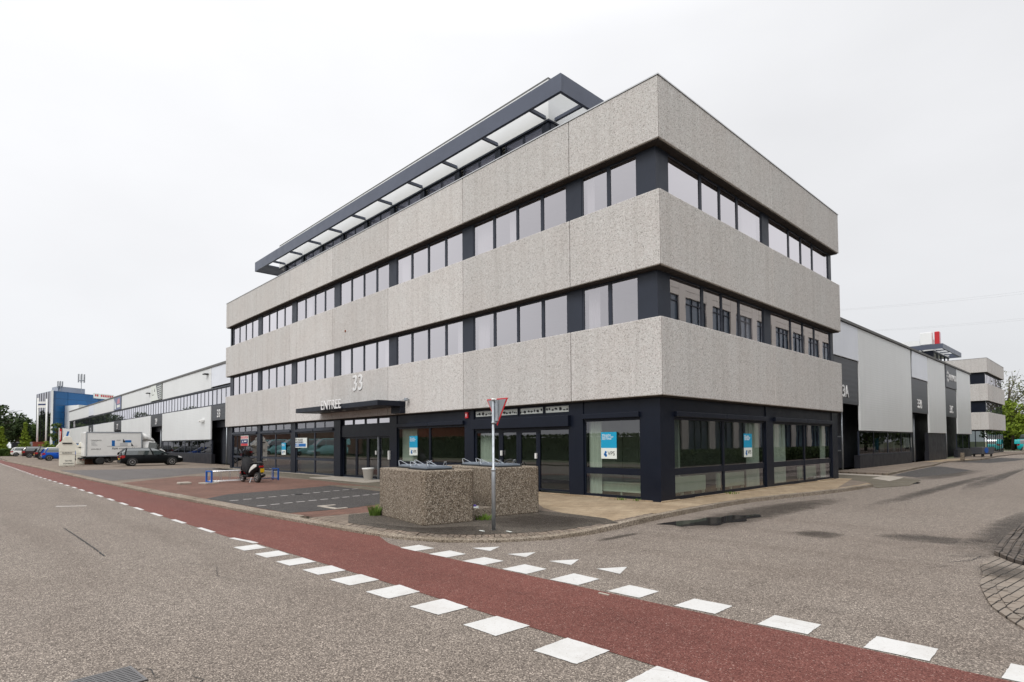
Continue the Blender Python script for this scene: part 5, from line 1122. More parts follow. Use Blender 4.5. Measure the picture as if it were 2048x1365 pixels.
for s in (-1, 1):
    b = MB(); b.loft([[(x, s*(wd+0.008), z0), (x, s*(wd+0.022), (z0+z1)/2), (x, s*(wd+0.006), z1)] for x, wd, z0, z1 in ((-0.2, 0.15, 0.72, 0.80), (0.0, 0.185, 0.62, 0.80), (0.25, 0.18, 0.52, 0.68), (0.42, 0.165, 0.42, 0.52))], closed=False, caps=False); b.build('side_panel', 'sc_white', sc, recalc=False)
b = MB(); b.loft([ring_xz(-0.28, 0.10, 0.82, 0.87), ring_xz(-0.1, 0.14, 0.84, 0.93), ring_xz(0.2, 0.15, 0.82, 0.89), ring_xz(0.5, 0.10, 0.76, 0.84)]); b.build('seat', 'black', sc)
b = MB(); b.box(0.5, 1.02, -0.17, 0.17, 0.22, 0.32, bev=0.04); b.build('footboard', 'sc_black', sc)
b = MB(); b.loft([[(x, -w_, z), (x+0.05, 0, z+0.01), (x, w_, z), (x-0.05, w_*0.9, z), (x-0.02, 0, z), (x-0.05, -w_*0.9, z)] for x, w_, z in ((1.12, 0.16, 0.30), (1.10, 0.21, 0.55), (1.02, 0.20, 0.85), (0.94, 0.13, 1.02))]); b.build('leg_shield', 'sc_black', sc)
b = MB(); b.loft([ring_xz(0.55, 0.20, 0.35, 0.60), ring_xz(0.72, 0.25, 0.34, 0.95), ring_xz(0.92, 0.26, 0.42, 1.12), ring_xz(1.04, 0.20, 0.6, 1.10)]); b.build('leg_cover', 'grey_fabric', sc)
b = MB(); b.loft([ring_xz(1.06, 0.08, 0.36, 0.50), ring_xz(1.28, 0.10, 0.40, 0.52), ring_xz(1.48, 0.07, 0.34, 0.42)]); b.build('front_mudguard', 'red', sc)
b = MB(); b.tube([(1.28, 0.06, 0.23), (1.10, 0.05, 0.8), (0.98, 0, 1.02)], 0.02, 8); b.build('fork', 'chrome', sc)
b = MB(); b.tube([(0.92, -0.34, 1.06), (0.97, -0.15, 1.02), (0.97, 0.15, 1.02), (0.92, 0.34, 1.06)], 0.02, 8); hb_ = b.build('handlebar', 'black', sc)
for s in (-1, 1):
    b = MB(); b.tube([(0.95, s*0.22, 1.04), (1.0, s*0.30, 1.24)], 0.008, 6); b.build('mirror_stem', 'black', hb_)
    b = MB(); b.box(0.98, 1.01, s*0.30-0.06, s*0.30+0.06, 1.22, 1.30, bev=0.01); b.build('mirror', 'black', hb_)
b = MB(); b.loft([ring_xz(0.92, 0.12, 1.0, 1.12), ring_xz(1.02, 0.13, 0.96, 1.14), ring_xz(1.10, 0.07, 1.0, 1.08)]); b.build('headset', 'sc_black', sc)
b = MB(); b.loft([[(1.06, -0.2, 1.08), (1.09, 0, 1.08), (1.06, 0.2, 1.08)], [(0.98, -0.19, 1.28), (1.02, 0, 1.30), (0.98, 0.19, 1.28)], [(0.93, -0.1, 1.42), (0.95, 0, 1.44), (0.93, 0.1, 1.42)]], closed=False, caps=False); b.build('windscreen', 'glass_dark', sc, recalc=False)
b = MB(); b.box(-0.35, -0.27, -0.10, 0.10, 0.66, 0.74, bev=0.02); b.build('tail_light', 'lamp_red', sc)
b = MB(); b.box(-0.40, -0.385, -0.085, 0.085, 0.46, 0.62, bev=0.004); pl = b.build('number_plate', 'yellow', sc)
b = MB(); b.box(-0.37, -0.2, -0.05, 0.05, 0.40, 0.66, bev=0.01); b.build('plate_holder', 'black', sc)
b = MB(); b.tube([(0.45, -0.17, 0.25), (0.1, -0.2, 0.24), (-0.2, -0.2, 0.32)], [0.03, 0.06, 0.055], 10); b.build('exhaust', 'black', sc)
b = MB(); b.tube([(0.35, 0.1, 0.22), (0.30, 0.2, 0.0)], 0.012, 6); b.build('stand', 'galv', sc)
# ------------------------------------------------------------------ white flower pot
o = thing('flower_pot', 'white tapered flower pot standing by the main entrance', 'flower pot', (-15.30, -0.15, 0.03))
b = MB(); b.lathe([(0.185, 0.0), (0.25, 0.46), (0.275, 0.465), (0.28, 0.53), (0.255, 0.535), (0.245, 0.47), (0.23, 0.44)], (0, 0), 28); b.build('pot', 'white', o)
b = MB(); b.lathe([(0.228, 0.44), (0.1, 0.46)], (0, 0), 16); b.build('soil', 'black', o)
# ------------------------------------------------------------------ cars
def sect(x, hw, z0, zb, n=5):
    """lower body ring: half widths and heights round the section"""
    return [(x, -hw*0.90, z0), (x, -hw*0.985, z0+0.12), (x, -hw, z0+(zb-z0)*0.5), (x, -hw*0.965, zb-0.06), (x, -hw*0.90, zb), (x, 0, zb+0.015), (x, hw*0.90, zb), (x, hw*0.965, zb-0.06), (x, hw, z0+(zb-z0)*0.5), (x, hw*0.985, z0+0.12), (x, hw*0.90, z0)]
def make_car(name, label, paint, L_=4.6, W_=1.78, H=1.47, kind='estate', group=None, roofm=None, cat='car', rimm='chrome'):
    """car pointing along +x, origin at rear centre on the ground"""
    o = thing(name, label, cat, group=group); hw = W_/2
    xr, xf = 0.80 if L_ > 4.2 else 0.66, L_-0.88; wr = 0.315
    hood = 0.97 if H < 1.6 else 1.08; belt = H*0.635
    st = [(0.02, hw*0.86, 0.34, belt-0.22), (0.10, hw*0.95, 0.26, belt-0.03), (0.35, hw, 0.22, belt), (L_*0.5, hw, 0.20, belt-0.01), (L_*0.68, hw, 0.20, belt-0.05), (L_*0.80, hw*0.985, 0.20, hood-0.13), (L_*0.93, hw*0.92, 0.22, hood-0.25), (L_*0.985, hw*0.80, 0.26, 0.62), (L_, hw*0.66, 0.32, 0.52)]
    b = MB(); b.loft([sect(*s) for s in st]); bo_ = b.build('body', paint, o)
    if kind == 'estate': g = [(0.10, 0.80), (0.42, 1.0), (L_*0.45, 1.0), (L_*0.54, 0.985)]; base = [(0.05, 0.9), (0.3, 0.93), (L_*0.5, 0.93), (L_*0.76, 0.90)]
    elif kind == 'van': g = [(0.05, 1.0), (0.3, 1.0), (L_*0.6, 1.0), (L_*0.68, 0.98)]; base = [(0.02, 0.95), (0.3, 0.96), (L_*0.6, 0.96), (L_*0.86, 0.92)]
    else: g = [(0.28, 0.92), (0.55, 1.0), (L_*0.45, 1.0), (L_*0.56, 0.98)]; base = [(0.06, 0.88), (0.3, 0.92), (L_*0.5, 0.93), (L_*0.77, 0.90)]
    b = MB(); rings = []
    for (xb, kb), (xt, kt) in zip(base, g):
        zt_ = H*kt-0.045; rings.append([(xb, -hw*kb, belt-0.03), (xb*0.4+xt*0.6, -hw*(kb*0.4+0.79*0.6), belt+(zt_-belt)*0.62), (xt, -hw*0.72, zt_), (xt, hw*0.72, zt_), (xb*0.4+xt*0.6, hw*(kb*0.4+0.79*0.6), belt+(zt_-belt)*0.62), (xb, hw*kb, belt-0.03)])
    b.loft(rings, smooth=False); b.build('glasshouse', 'car_glass', o)
    b = MB(); rr_ = []
    for (xt, kt) in g: zt_ = H*kt; rr_.append([(xt, -hw*0.765, zt_-0.13), (xt, -hw*0.715, zt_-0.035), (xt, 0, zt_), (xt, hw*0.715, zt_-0.035), (xt, hw*0.765, zt_-0.13)])
    b.loft(rr_); b.build('roof', roofm or paint, o)
    for s in (-1, 1):
        b = MB()
        for i, ((xb, kb), (xt, kt)) in enumerate(zip(base, g)):
            wd = 0.05 if i in (1, 2) else 0.075
            if kind == 'van' and i == 0: wd = 0.3
            z2 = H*kt-0.05; zm_ = belt+(z2-belt)*0.62
            xm_ = xb*0.4+xt*0.6; ym_ = s*(hw*(kb*0.4+0.79*0.6)+0.008)
            b.loft([[(xb-wd, s*(hw*kb+0.008), belt-0.03), (xb+wd, s*(hw*kb+0.008), belt-0.03)], [(xm_-wd, ym_, zm_), (xm_+wd, ym_, zm_)], [(xt-wd, s*(hw*0.72+0.012), z2), (xt+wd, s*(hw*0.72+0.012), z2)]], closed=False, caps=False)
        b.build('pillar', paint, o, recalc=False)
        b = MB(); b.box(L_*0.62, L_*0.62+0.16, s*(hw+0.01), s*(hw+0.16), belt-0.02, belt+0.11, bev=0.03); b.build('wing_mirror', paint, o)
        b = MB(); z = belt-0.24
        for xx in (L_*0.33, L_*0.56): b.box(xx, xx+0.16, s*(hw*0.965), s*(hw+0.02), z+0.14, z+0.165)
        b.build('door_handle', paint, o)
        b = MB(); b.loft([[(x, s*(w__), z0), (x, s*(w__+0.012), z1)] for x, w__, z0, z1 in ((0.025, hw*0.80, belt-0.32, belt-0.10), (0.10, hw*0.94, belt-0.32, belt-0.06), (0.30, hw*0.985, belt-0.24, belt-0.08))], closed=False, caps=False); b.box(0.0, 0.06, min(s*hw*0.6, s*hw*0.9), max(s*hw*0.6, s*hw*0.9), belt-0.33, belt-0.10, bev=0.02); b.build('tail_light', 'lamp_red', o)
        b = MB(); b.loft([[(L_-0.42, s*(hw*0.955), 0.64), (L_-0.42, s*(hw*0.90), 0.78)], [(L_-0.16, s*(hw*0.88), 0.60), (L_-0.2, s*(hw*0.80), 0.72)], [(L_-0.04, s*(hw*0.66), 0.56), (L_-0.08, s*(hw*0.6), 0.66)]], closed=False, caps=False); b.build('headlight', 'white', o, recalc=False)
        for xx in (xr, xf):
            wheel(o, xx, s*(hw-0.072), wr, 0.20, rimm)
            b = MB(); n = 14; pts = [(xx+math.cos(math.pi*k/n)*(wr+0.06), wr+math.sin(math.pi*k/n)*(wr+0.06)) for k in range(n+1)]+[(xx-(wr+0.06), 0.19), (xx+(wr+0.06), 0.19)]
            b.prism(pts, min(s*(hw-0.25), s*(hw+0.004)), max(s*(hw-0.25), s*(hw+0.004)), axis='y'); b.build('wheel_arch', 'black', o)
            
    b = MB(); b.box(-0.012, 0.04, -0.26, 0.26, belt-0.40, belt-0.29, bev=0.004); b.build('number_plate', 'yellow', o)
    b = MB(); b.box(-0.02, 0.25, -hw*0.86, hw*0.86, 0.25, 0.42, bev=0.04); b.build('bumper', 'black' if kind != 'estate' else paint, o)
    return o
def park(o, x, y, rz=90): o.location = (x, y, 0.0); o.rotation_euler = (0, 0, R(rz)); return o
blk = car_paint('black_car_paint', (0.005, 0.006, 0.007)); blu = car_paint('blue_car_paint', (0.005, 0.075, 0.42)); dgr = car_paint('dark_grey_car_paint', (0.015, 0.017, 0.020)); whc = car_paint('white_car_paint', (0.70, 0.70, 0.68)); lbl = car_paint('light_blue_van_paint', (0.02, 0.20, 0.55)); teal = car_paint('turquoise_van_paint', (0.01, 0.36, 0.38)); dbr = car_paint('dark_brown_car_paint', (0.03, 0.018, 0.018))
park(make_car('parked_car', 'black estate car parked nose to the warehouse, in front of the white box truck', blk, 4.5, 1.8, 1.47), -47.4, -4.35, 88)
park(make_car('parked_car', 'bright blue hatchback with white roof, partly behind the clothes container', blu, 3.9, 1.74, 1.50, 'hatch', roofm=whc), -75.5, -7.0)
park(make_car('parked_car', 'dark hatchback with large red tail light left of the blue hatchback', dgr, 4.2, 1.78, 1.52, 'hatch'), -84.0, -7.0)
park(make_car('parked_car', 'dark brown people carrier, third from the clothes container', dbr, 4.4, 1.8, 1.62, 'estate'), -100.0, -7.2)
park(make_car('parked_car', 'white car at the far left end of the parked row', whc, 4.2, 1.78, 1.5, 'hatch'), -117.0, -7.6)
park(make_car('parked_van', 'light blue van behind the dark parked cars', lbl, 5.0, 1.95, 1.95, 'van', cat='van'), -108.0, -2.0)
park(make_car('parked_car', 'dark car cut by the left edge of the photo', blk, 4.4, 1.8, 1.48, 'hatch'), -67.5, -13.2, 180)
park(make_car('parked_car', 'black car half hidden between the clothes container and the box truck', dgr, 4.3, 1.78, 1.46, 'hatch'), -60.0, -3.9)
park(make_car('parked_van', 'turquoise van at the right edge beside the far shrubs', teal, 4.6, 1.85, 1.75, 'van', cat='van'), -2.2, 97.5, 5)
tv = make_car('parked_van', 'turquoise van mirrored in the office ground floor windows, across the main road', car_paint('pale_turquoise_paint', (0.25, 0.50, 0.50)), 5.4, 2.1, 2.5, 'van', group='turquoise vans across the main road', cat='van'); park(tv, -70, -26.5)
for k, x in enumerate((-76, -82, -88, -96)):
    c = copy_tree(tv); park(c, x, -26.5 - 0.3*(k % 2))
tw = copy_tree(tv); park(tw, 0.6, 110, 90); tw['label'] = 'turquoise van across the side road, mirrored in the far office block'; tw['group'] = 'turquoise vans by the far office block'
tw = copy_tree(tv); park(tw, -1.6, 105, 90); tw['label'] = 'turquoise van farther right across the side road, out of the photo'; tw['group'] = 'turquoise vans by the far office block'
for c in list(scene.objects):
    if c.get('label') == 'turquoise van mirrored in the office ground floor windows, across the main road': c['label'] = 'turquoise van in the row across the main road, mirrored in the office windows'
# ------------------------------------------------------------------ box truck
tr = thing('box_truck', 'white box truck with blue and black company print, parked nose to the warehouse', 'truck', (-54.4, -5.85, 0), R(90))
MT['truck_white'] = plain('truck_white_paint', (0.80, 0.80, 0.78), 0.35, vary=0.04, coat=0.3)
b = MB(); b.box(0.12, 4.25, -1.05, 1.05, 0.72, 2.86, bev=0.03); bx_ = b.build('cargo_box', 'truck_white', tr)
b = MB(); b.box(0.10, 4.27, -1.07, -1.03, 2.78, 2.88); b.box(0.10, 4.27, -1.07, -1.03, 0.70, 0.78); b.box(4.19, 4.27, -1.071, -1.03, 0.781, 2.779); b.box(0.10, 0.17, -1.071, -1.03, 0.781, 2.779); b.build('edge_trim', 'galv', bx_)
b = MB(); b.box(-0.02, 0.11, -1.0, 1.0, 0.75, 2.80, bev=0.02); td = b.build('tail_lift', 'truck_white', tr)
b = MB(); b.box(-0.25, 0.1, -1.0, 1.0, 0.52, 0.62); b.box(0.1, 4.2, -0.45, -0.35, 0.48, 0.70); b.box(0.1, 4.2, 0.35, 0.45, 0.48, 0.70); b.box(1.9, 2.5, -0.95, -0.5, 0.35, 0.70, bev=0.02); b.build('chassis', 'black', tr)
b = MB()
def trk(x, hw_, z0, z1): return [(x, -hw_, z0), (x, -hw_*1.02, (z0+z1)*0.5), (x, -hw_*0.82, z1-0.12), (x, -hw_*0.6, z1), (x, hw_*0.6, z1), (x, hw_*0.82, z1-0.12), (x, hw_*1.02, (z0+z1)*0.5), (x, hw_, z0)]
b.loft([trk(4.35, 0.97, 0.45, 2.15), trk(4.9, 0.98, 0.42, 2.2), trk(5.35, 0.97, 0.40, 2.05), trk(5.85, 0.95, 0.40, 1.35), trk(6.2, 0.9, 0.42, 1.15), trk(6.4, 0.78, 0.45, 0.8)]); cb = b.build('cab', 'truck_white', tr)
b = MB(); b.loft([[(4.30, -0.95, 2.2), (4.30, -0.8, 2.80), (4.30, 0.8, 2.80), (4.30, 0.95, 2.2)], [(4.7, -0.9, 2.2), (4.7, -0.75, 2.68), (4.7, 0.75, 2.68), (4.7, 0.9, 2.2)], [(5.3, -0.8, 2.05), (5.3, -0.6, 2.2), (5.3, 0.6, 2.2), (5.3, 0.8, 2.05)]]); b.build('roof_fairing', 'truck_white', tr)
for s in (-1, 1):
    b = MB(); b.prism([(4.75, 1.32), (5.72, 1.30), (5.35, 1.92), (4.82, 1.95)], min(s*0.955, s*1.0), max(s*0.955, s*1.0), axis='y'); b.build('side_window', 'car_glass', cb)
    b = MB(); b.box(5.5, 5.65, min(s*1.02, s*1.22), max(s*1.02, s*1.22), 1.35, 1.75, bev=0.03); b.build('wing_mirror', 'black', cb)
b = MB(); b.face([(5.42, -0.75, 1.98), (5.42, 0.75, 1.98), (5.90, 0.85, 1.36), (5.90, -0.85, 1.36)]); b.build('windscreen', 'car_glass', cb)
for xx in (1.15, 5.55):
    for s in (-1, 1): wheel(tr, xx, s*0.86, 0.34, 0.24 if xx > 3 else 0.34, 'galv')
b = MB(); b.box(-0.10, -0.03, -0.9, -0.6, 0.42, 0.54); b.box(-0.10, -0.03, 0.6, 0.9, 0.42, 0.54); b.build('tail_light', 'lamp_red', tr)
ys = -1.052
b = MB(); b.box(1.95, 2.18, ys-0.006, ys, 1.62, 2.12); b.box(2.95, 3.42, ys-0.006, ys, 1.93, 2.14); b.build('blue_print', 'blue_print', bx_)
b = MB(); b.prism([(2.78, 1.93), (2.95, 1.93), (2.95, 2.05), (2.78, 2.28)], ys-0.0075, ys-0.001, axis='y'); b.prism([(3.42, 1.62), (3.60, 1.62), (3.42, 1.90)], ys-0.0075, ys-0.001, axis='y'); b.box(1.6, 3.9, ys-0.005, ys-0.0005, 1.595, 1.615); b.build('black_print', 'black_print', bx_)
text('lettering', 'Rijdt voor het dak', (1.95, ys-0.008, 1.33), (1, 0, 0), 0.24, 'black_print', bx_, 0.004, shear=0.25)
text('lettering', 'www.dak.nl', (0.45, ys-0.008, 1.33), (1, 0, 0), 0.15, 'black_print', bx_, 0.004)
text('lettering', 'DAKBEDEKKING', (0.45, ys-0.008, 2.10), (1, 0, 0), 0.10, 'black_print', bx_, 0.004)
for k, s_ in enumerate(('Dakwerken', 'Isolatie', 'Zinkwerk', 'Onderhoud')): text('lettering', s_, (0.47, ys-0.008, 1.98-0.1*k), (1, 0, 0), 0.09, 'letter_grey', bx_, 0.003)
for k, s_ in enumerate(('GROEP',)): text('lettering', s_, (2.3, ys-0.008, 2.10), (1, 0, 0), 0.10, 'black_print', bx_, 0.004)
for k in range(3): MB().box(2.55, 3.15, ys-0.006, ys-0.001, 1.84-0.1*k, 1.88-0.1*k).build('text_line', 'letter_grey', bx_)
# ------------------------------------------------------------------ clothes containers shaped like a shirt
MT['bin_cream'] = plain('cream_container_paint', (0.80, 0.78, 0.68), 0.5, vary=0.06)
def shirt(loc, rz, sc_, label, text_=True):
    o = thing('clothes_container', label, 'clothes container', loc, rz, 'cream clothes containers'); k = sc_
    prof = [(-0.74, 0.06), (0.74, 0.06), (0.74, 1.62), (0.98, 1.50), (1.06, 1.64), (0.72, 1.98), (0.45, 2.10), (0.42, 2.34), (0.2, 2.50), (-0.2, 2.50), (-0.42, 2.34), (-0.45, 2.10), (-0.72, 1.98), (-1.06, 1.64), (-0.98, 1.50), (-0.74, 1.62)]
    prof = [(x*0.70, z) for x, z in prof]; b = MB(); b.prism([(x*k, z*k) for x, z in prof], -0.45*k, 0.45*k, bev=0.03, axis='y'); bd = b.build('body', 'bin_cream', o)
    b = MB(); b.box(-0.32*k, 0.32*k, -0.50*k, -0.452*k, 1.86*k, 1.96*k); b.build('flap_slot', 'black', bd)
    b = MB(); b.box(-0.51*k, 0.51*k, -0.463*k, -0.452*k, 1.20*k, 1.22*k); b.box(-0.51*k, 0.51*k, -0.463*k, -0.452*k, 0.98*k, 1.0*k); b.build('seam', 'slab', bd)
    b = MB(); b.box(-0.46*k, -0.08*k, -0.4*k, 0.4*k, 0.0, 0.058*k); b.box(0.08*k, 0.46*k, -0.4*k, 0.4*k, 0.0, 0.058*k); b.build('foot', 'bin_cream', bd)
    if text_:
        text('lettering', 'KLEDING', (0, -0.466*k, 1.06*k), (1, 0, 0), 0.15, 'anthracite', bd, 0.004, align='CENTER')
        text('lettering', 'TEXTIEL', (0.1, -0.466*k, 0.42*k), (1, 0, 0), 0.13, 'anthracite', bd, 0.004, align='CENTER'); text('lettering', 'SCHOENEN', (0.1, -0.466*k, 0.20*k), (1, 0, 0), 0.13, 'anthracite', bd, 0.004, align='CENTER')
    return o
shirt((-50.6, -7.35, 0), R(84), 0.98, 'cream shirt-shaped clothes container left of the white truck')
shirt((-55.6, -5.75, 0), R(84), 0.80, 'second cream container, half hidden at the tail of the white truck', False)
# ------------------------------------------------------------------ small things along the side road
o = thing('bollard', 'weathered concrete bollard near the end of the warehouse on the side road', 'bollard', (-0.7, 46.3, 0))
b = MB(); b.prism(rrect(-0.13, 0.13, -0.13, 0.13, 0.05), 0, 0.62, bev=0.03); b.build('post', 'gravel_concrete', o)
o = thing('trolley', 'grey wheeled waste trolley with a round blue emblem beside the far office', 'waste trolley', (-1.2, 60.0, 0), R(70))
b = MB(); b.loft([[(-0.95, -0.45, 0.30), (0.95, -0.45, 0.30), (0.95, 0.45, 0.30), (-0.95, 0.45, 0.30)], [(-1.05, -0.52, 0.95), (1.05, -0.52, 0.95), (1.05, 0.52, 0.95), (-1.05, 0.52, 0.95)]], smooth=False); b.build('tub', 'clad_sign_grey', o)
b = MB(); b.lathe([(0.30, -0.515), (0.30, -0.49)], (-0.3, 0.66), 20, axis='y'); b.build('emblem', 'blue_paint', o)
for xx in (-0.75, 0.75):
    for yy in (-0.35, 0.35): b = MB(); b.lathe([(0.12, yy-0.04), (0.12, yy+0.04)], (xx, 0.13), 14, axis='y'); b.build('wheel', 'black', o)
b = MB(); b.box(-0.9, 0.9, -0.4, 0.4, 0.24, 0.298); b.build('undercarriage', 'black', o)
o = thing('stake', 'leaning pale wooden post at the far right pavement', 'post', (-0.4, 84, 0)); b = MB(); b.tube([(0, 0, 0), (0.25, 0.1, 1.25)], 0.07, 6); b.build('post', 'slab', o)
o = thing('drain_grate', 'steel drain grating in the road at the bottom left of the photo', 'drain grating', (3.28, -12.88, -0.10), R(5))
b = MB()
b.box(-0.2, 0.2, -0.2, -0.18, 0, 0.012); b.box(-0.2, 0.2, 0.18, 0.2, 0, 0.012); b.box(-0.2, -0.18, -0.18, 0.18, 0, 0.012); b.box(0.18, 0.2, -0.18, 0.18, 0, 0.012)
for k in range(9): x = -0.16+0.04*k; b.box(x-0.012, x+0.012, -0.18, 0.18, 0.0, 0.0105)
for k in range(5): y = -0.12+0.06*k; b.box(-0.18, 0.18, y-0.005, y+0.005, 0.0, 0.0085)
b.build('grating', plain('worn_iron', (0.16, 0.155, 0.155), 0.5, 0.4), o); MB().box(-0.205, 0.205, -0.205, 0.205, 0.0, 0.0045).build('pit', 'black', o)
o = thing('manhole', 'broken pale concrete manhole edge in the red paving beside the dark parking bays', 'manhole', (-5.75, -6.75, 0.0))
b = MB(); b.box(-0.5, 0.5, -0.06, 0.06, 0.0, 0.028, bev=0.006); b.box(-0.5, -0.38, 0.06, 0.42, 0.0, 0.026, bev=0.006); b.box(0.38, 0.5, 0.061, 0.3, 0.0, 0.026, bev=0.006); b.build('rim', 'slab', o); MB().box(-0.37, 0.37, 0.065, 0.40, 0.0, 0.016, bev=0.004).build('cover', 'dark_asphalt', o)
b = MB(); b.lathe([(0.16, 0.01), (0.16, 0.022)], (-10.3, -5.6), 18); b.build('valve_cover', 'black', None, 'small round iron valve cover on the dark parking bays', 'valve cover')
b = MB(); b.box(4.28, 4.42, -8.32, -8.29, -0.094, -0.085); b.build('litter', 'slab', None, 'pale wood splinter at the upper edge of the red cycle path', 'litter')
# banners
for x, y, m1_, m2_, l in ((-98.7, -3.15, 'red', 'white', 'narrow red and white banner flag left of the clothes container'), (-98.3, -2.75, 'white', 'blue_print', 'white and blue banner flag above the clothes container')):
    o = thing('banner_flag', l, 'flag', (x, y, 0), R(80)); wd = 0.24 if m1_ == 'red' else 0.85
    b = MB(); b.tube([(0, 0, 0), (0, 0, 4.3)], 0.035, 8); b.build('pole', 'white', o)
    b = MB(); b.prism([(0.06, 2.3), (0.06+wd*0.8, 2.3), (0.06+wd, 4.1), (0.06, 4.25)], -0.012, 0.012, axis='y'); b.build('cloth', m1_, o)
    b = MB(); b.prism([(0.3*wd, 2.6), (0.6*wd, 2.6), (0.9*wd, 3.8), (0.6*wd, 3.8)], -0.016, -0.0125, axis='y'); b.build('print', m2_, o)
# yard clutter far left
def plainbox(name, label, cat, x, y, z, sx, sy, sz, m, rz=0):
    o = thing(name, label, cat, (x, y, z), R(rz)); b = MB(); b.box(-sx/2, sx/2, -sy/2, sy/2, 0.15, sz, bev=0.03)
    for k in range(int(sx/0.45)): b.box(-sx/2+0.2+0.45*k, -sx/2+0.3+0.45*k, -sy/2-0.04, sy/2+0.04, 0.25, sz-0.15)
    b.build('body', m, o)
    b = MB(); b.box(-sx/2-0.03, sx/2+0.03, -sy/2-0.05, sy/2+0.05, sz-0.12, sz+0.03); b.box(-sx/2-0.03, sx/2+0.03, -sy/2-0.05, sy/2+0.05, 0.05, 0.2); b.build('rail', m, o); return o
plainbox('container', 'rust red steel container behind the parked cars', 'container', -158.5, -0.8, 0, 2.6, 2.0, 2.6, plain('rust_red_paint', (0.22, 0.045, 0.025), 0.7))
plainbox('container', 'grey steel container left of the rust red one', 'container', -163.7, -2.9, 0, 2.6, 2.6, 2.6, 'letter_grey')
plainbox('trailer', 'dark covered trailer behind the white and dark cars', 'trailer', -145.6, -4.9, 0, 4.0, 2.2, 2.4, 'anthracite')
park(make_car('parked_van', 'dark blue and white van by the trees at the far left', car_paint('navy_van_paint', (0.02, 0.05, 0.16)), 5.4, 2.0, 2.1, 'van', cat='van', roofm=whc), -172, -7.5, 0)
MB().box(-55.6, -55.2, -5.6, -4.2, 0, 1.9, bev=0.02).build('wooden_panel', plain('brown_wood', (0.14, 0.06, 0.035), 0.8), None, 'brown wooden panel between the clothes container and the truck', 'panel')
# power lines
for k, (dx, z) in enumerate(((0, 47), (5, 47), (1, 56), (6, 56))):
    b = MB(); pts = []
    for i in range(25): t = i/24; pts.append((-92+230*t+dx, 235+10*t+dx, z+6*t-14*4*t*(1-t)*0.6)); 
    b.tube(pts, 0.018, 4); b.build('power_line', 'letter_grey', None, ('lower left', 'lower right', 'upper left', 'upper right')[k]+' cable of the thin overhead power lines at the right', 'power line', 'overhead power lines')
# ------------------------------------------------------------------ trees and hedges
def leaf_mat(name, c, c2):
    b = NB(name); oi = b.n('ShaderNodeObjectInfo'); ns = b.noise(0.9, 3); nf = b.noise(6, 2)
    k = b.mix(b.ramp(ns, [(0.35, 0.0), (0.65, 1.0)]), c, c2); k = b.mix(b.ramp(nf, [(0.3, 0.0), (0.7, 0.6)]), k, tuple(x*0.6 for x in c))
    b.base(k); b.rough(0.7); b.p.inputs['Specular IOR Level'].default_value = 0.25
    b.p.inputs['Subsurface Weight'].default_value = 0.0; return b.m
MT['leaf_dark'] = leaf_mat('dark_green_leaves', (0.035, 0.060, 0.018), (0.060, 0.095, 0.025)); MT['leaf_mid'] = leaf_mat('mid_green_leaves', (0.060, 0.105, 0.022), (0.11, 0.16, 0.035)); MT['leaf_lime'] = leaf_mat('lime_green_leaves', (0.15, 0.22, 0.018), (0.23, 0.30, 0.03)); MT['leaf_bare'] = leaf_mat('budding_leaves', (0.13, 0.15, 0.06), (0.17, 0.17, 0.09)); MT['bark'] = plain('bark', (0.075, 0.06, 0.045), 0.95, vary=0.3, scale=4)
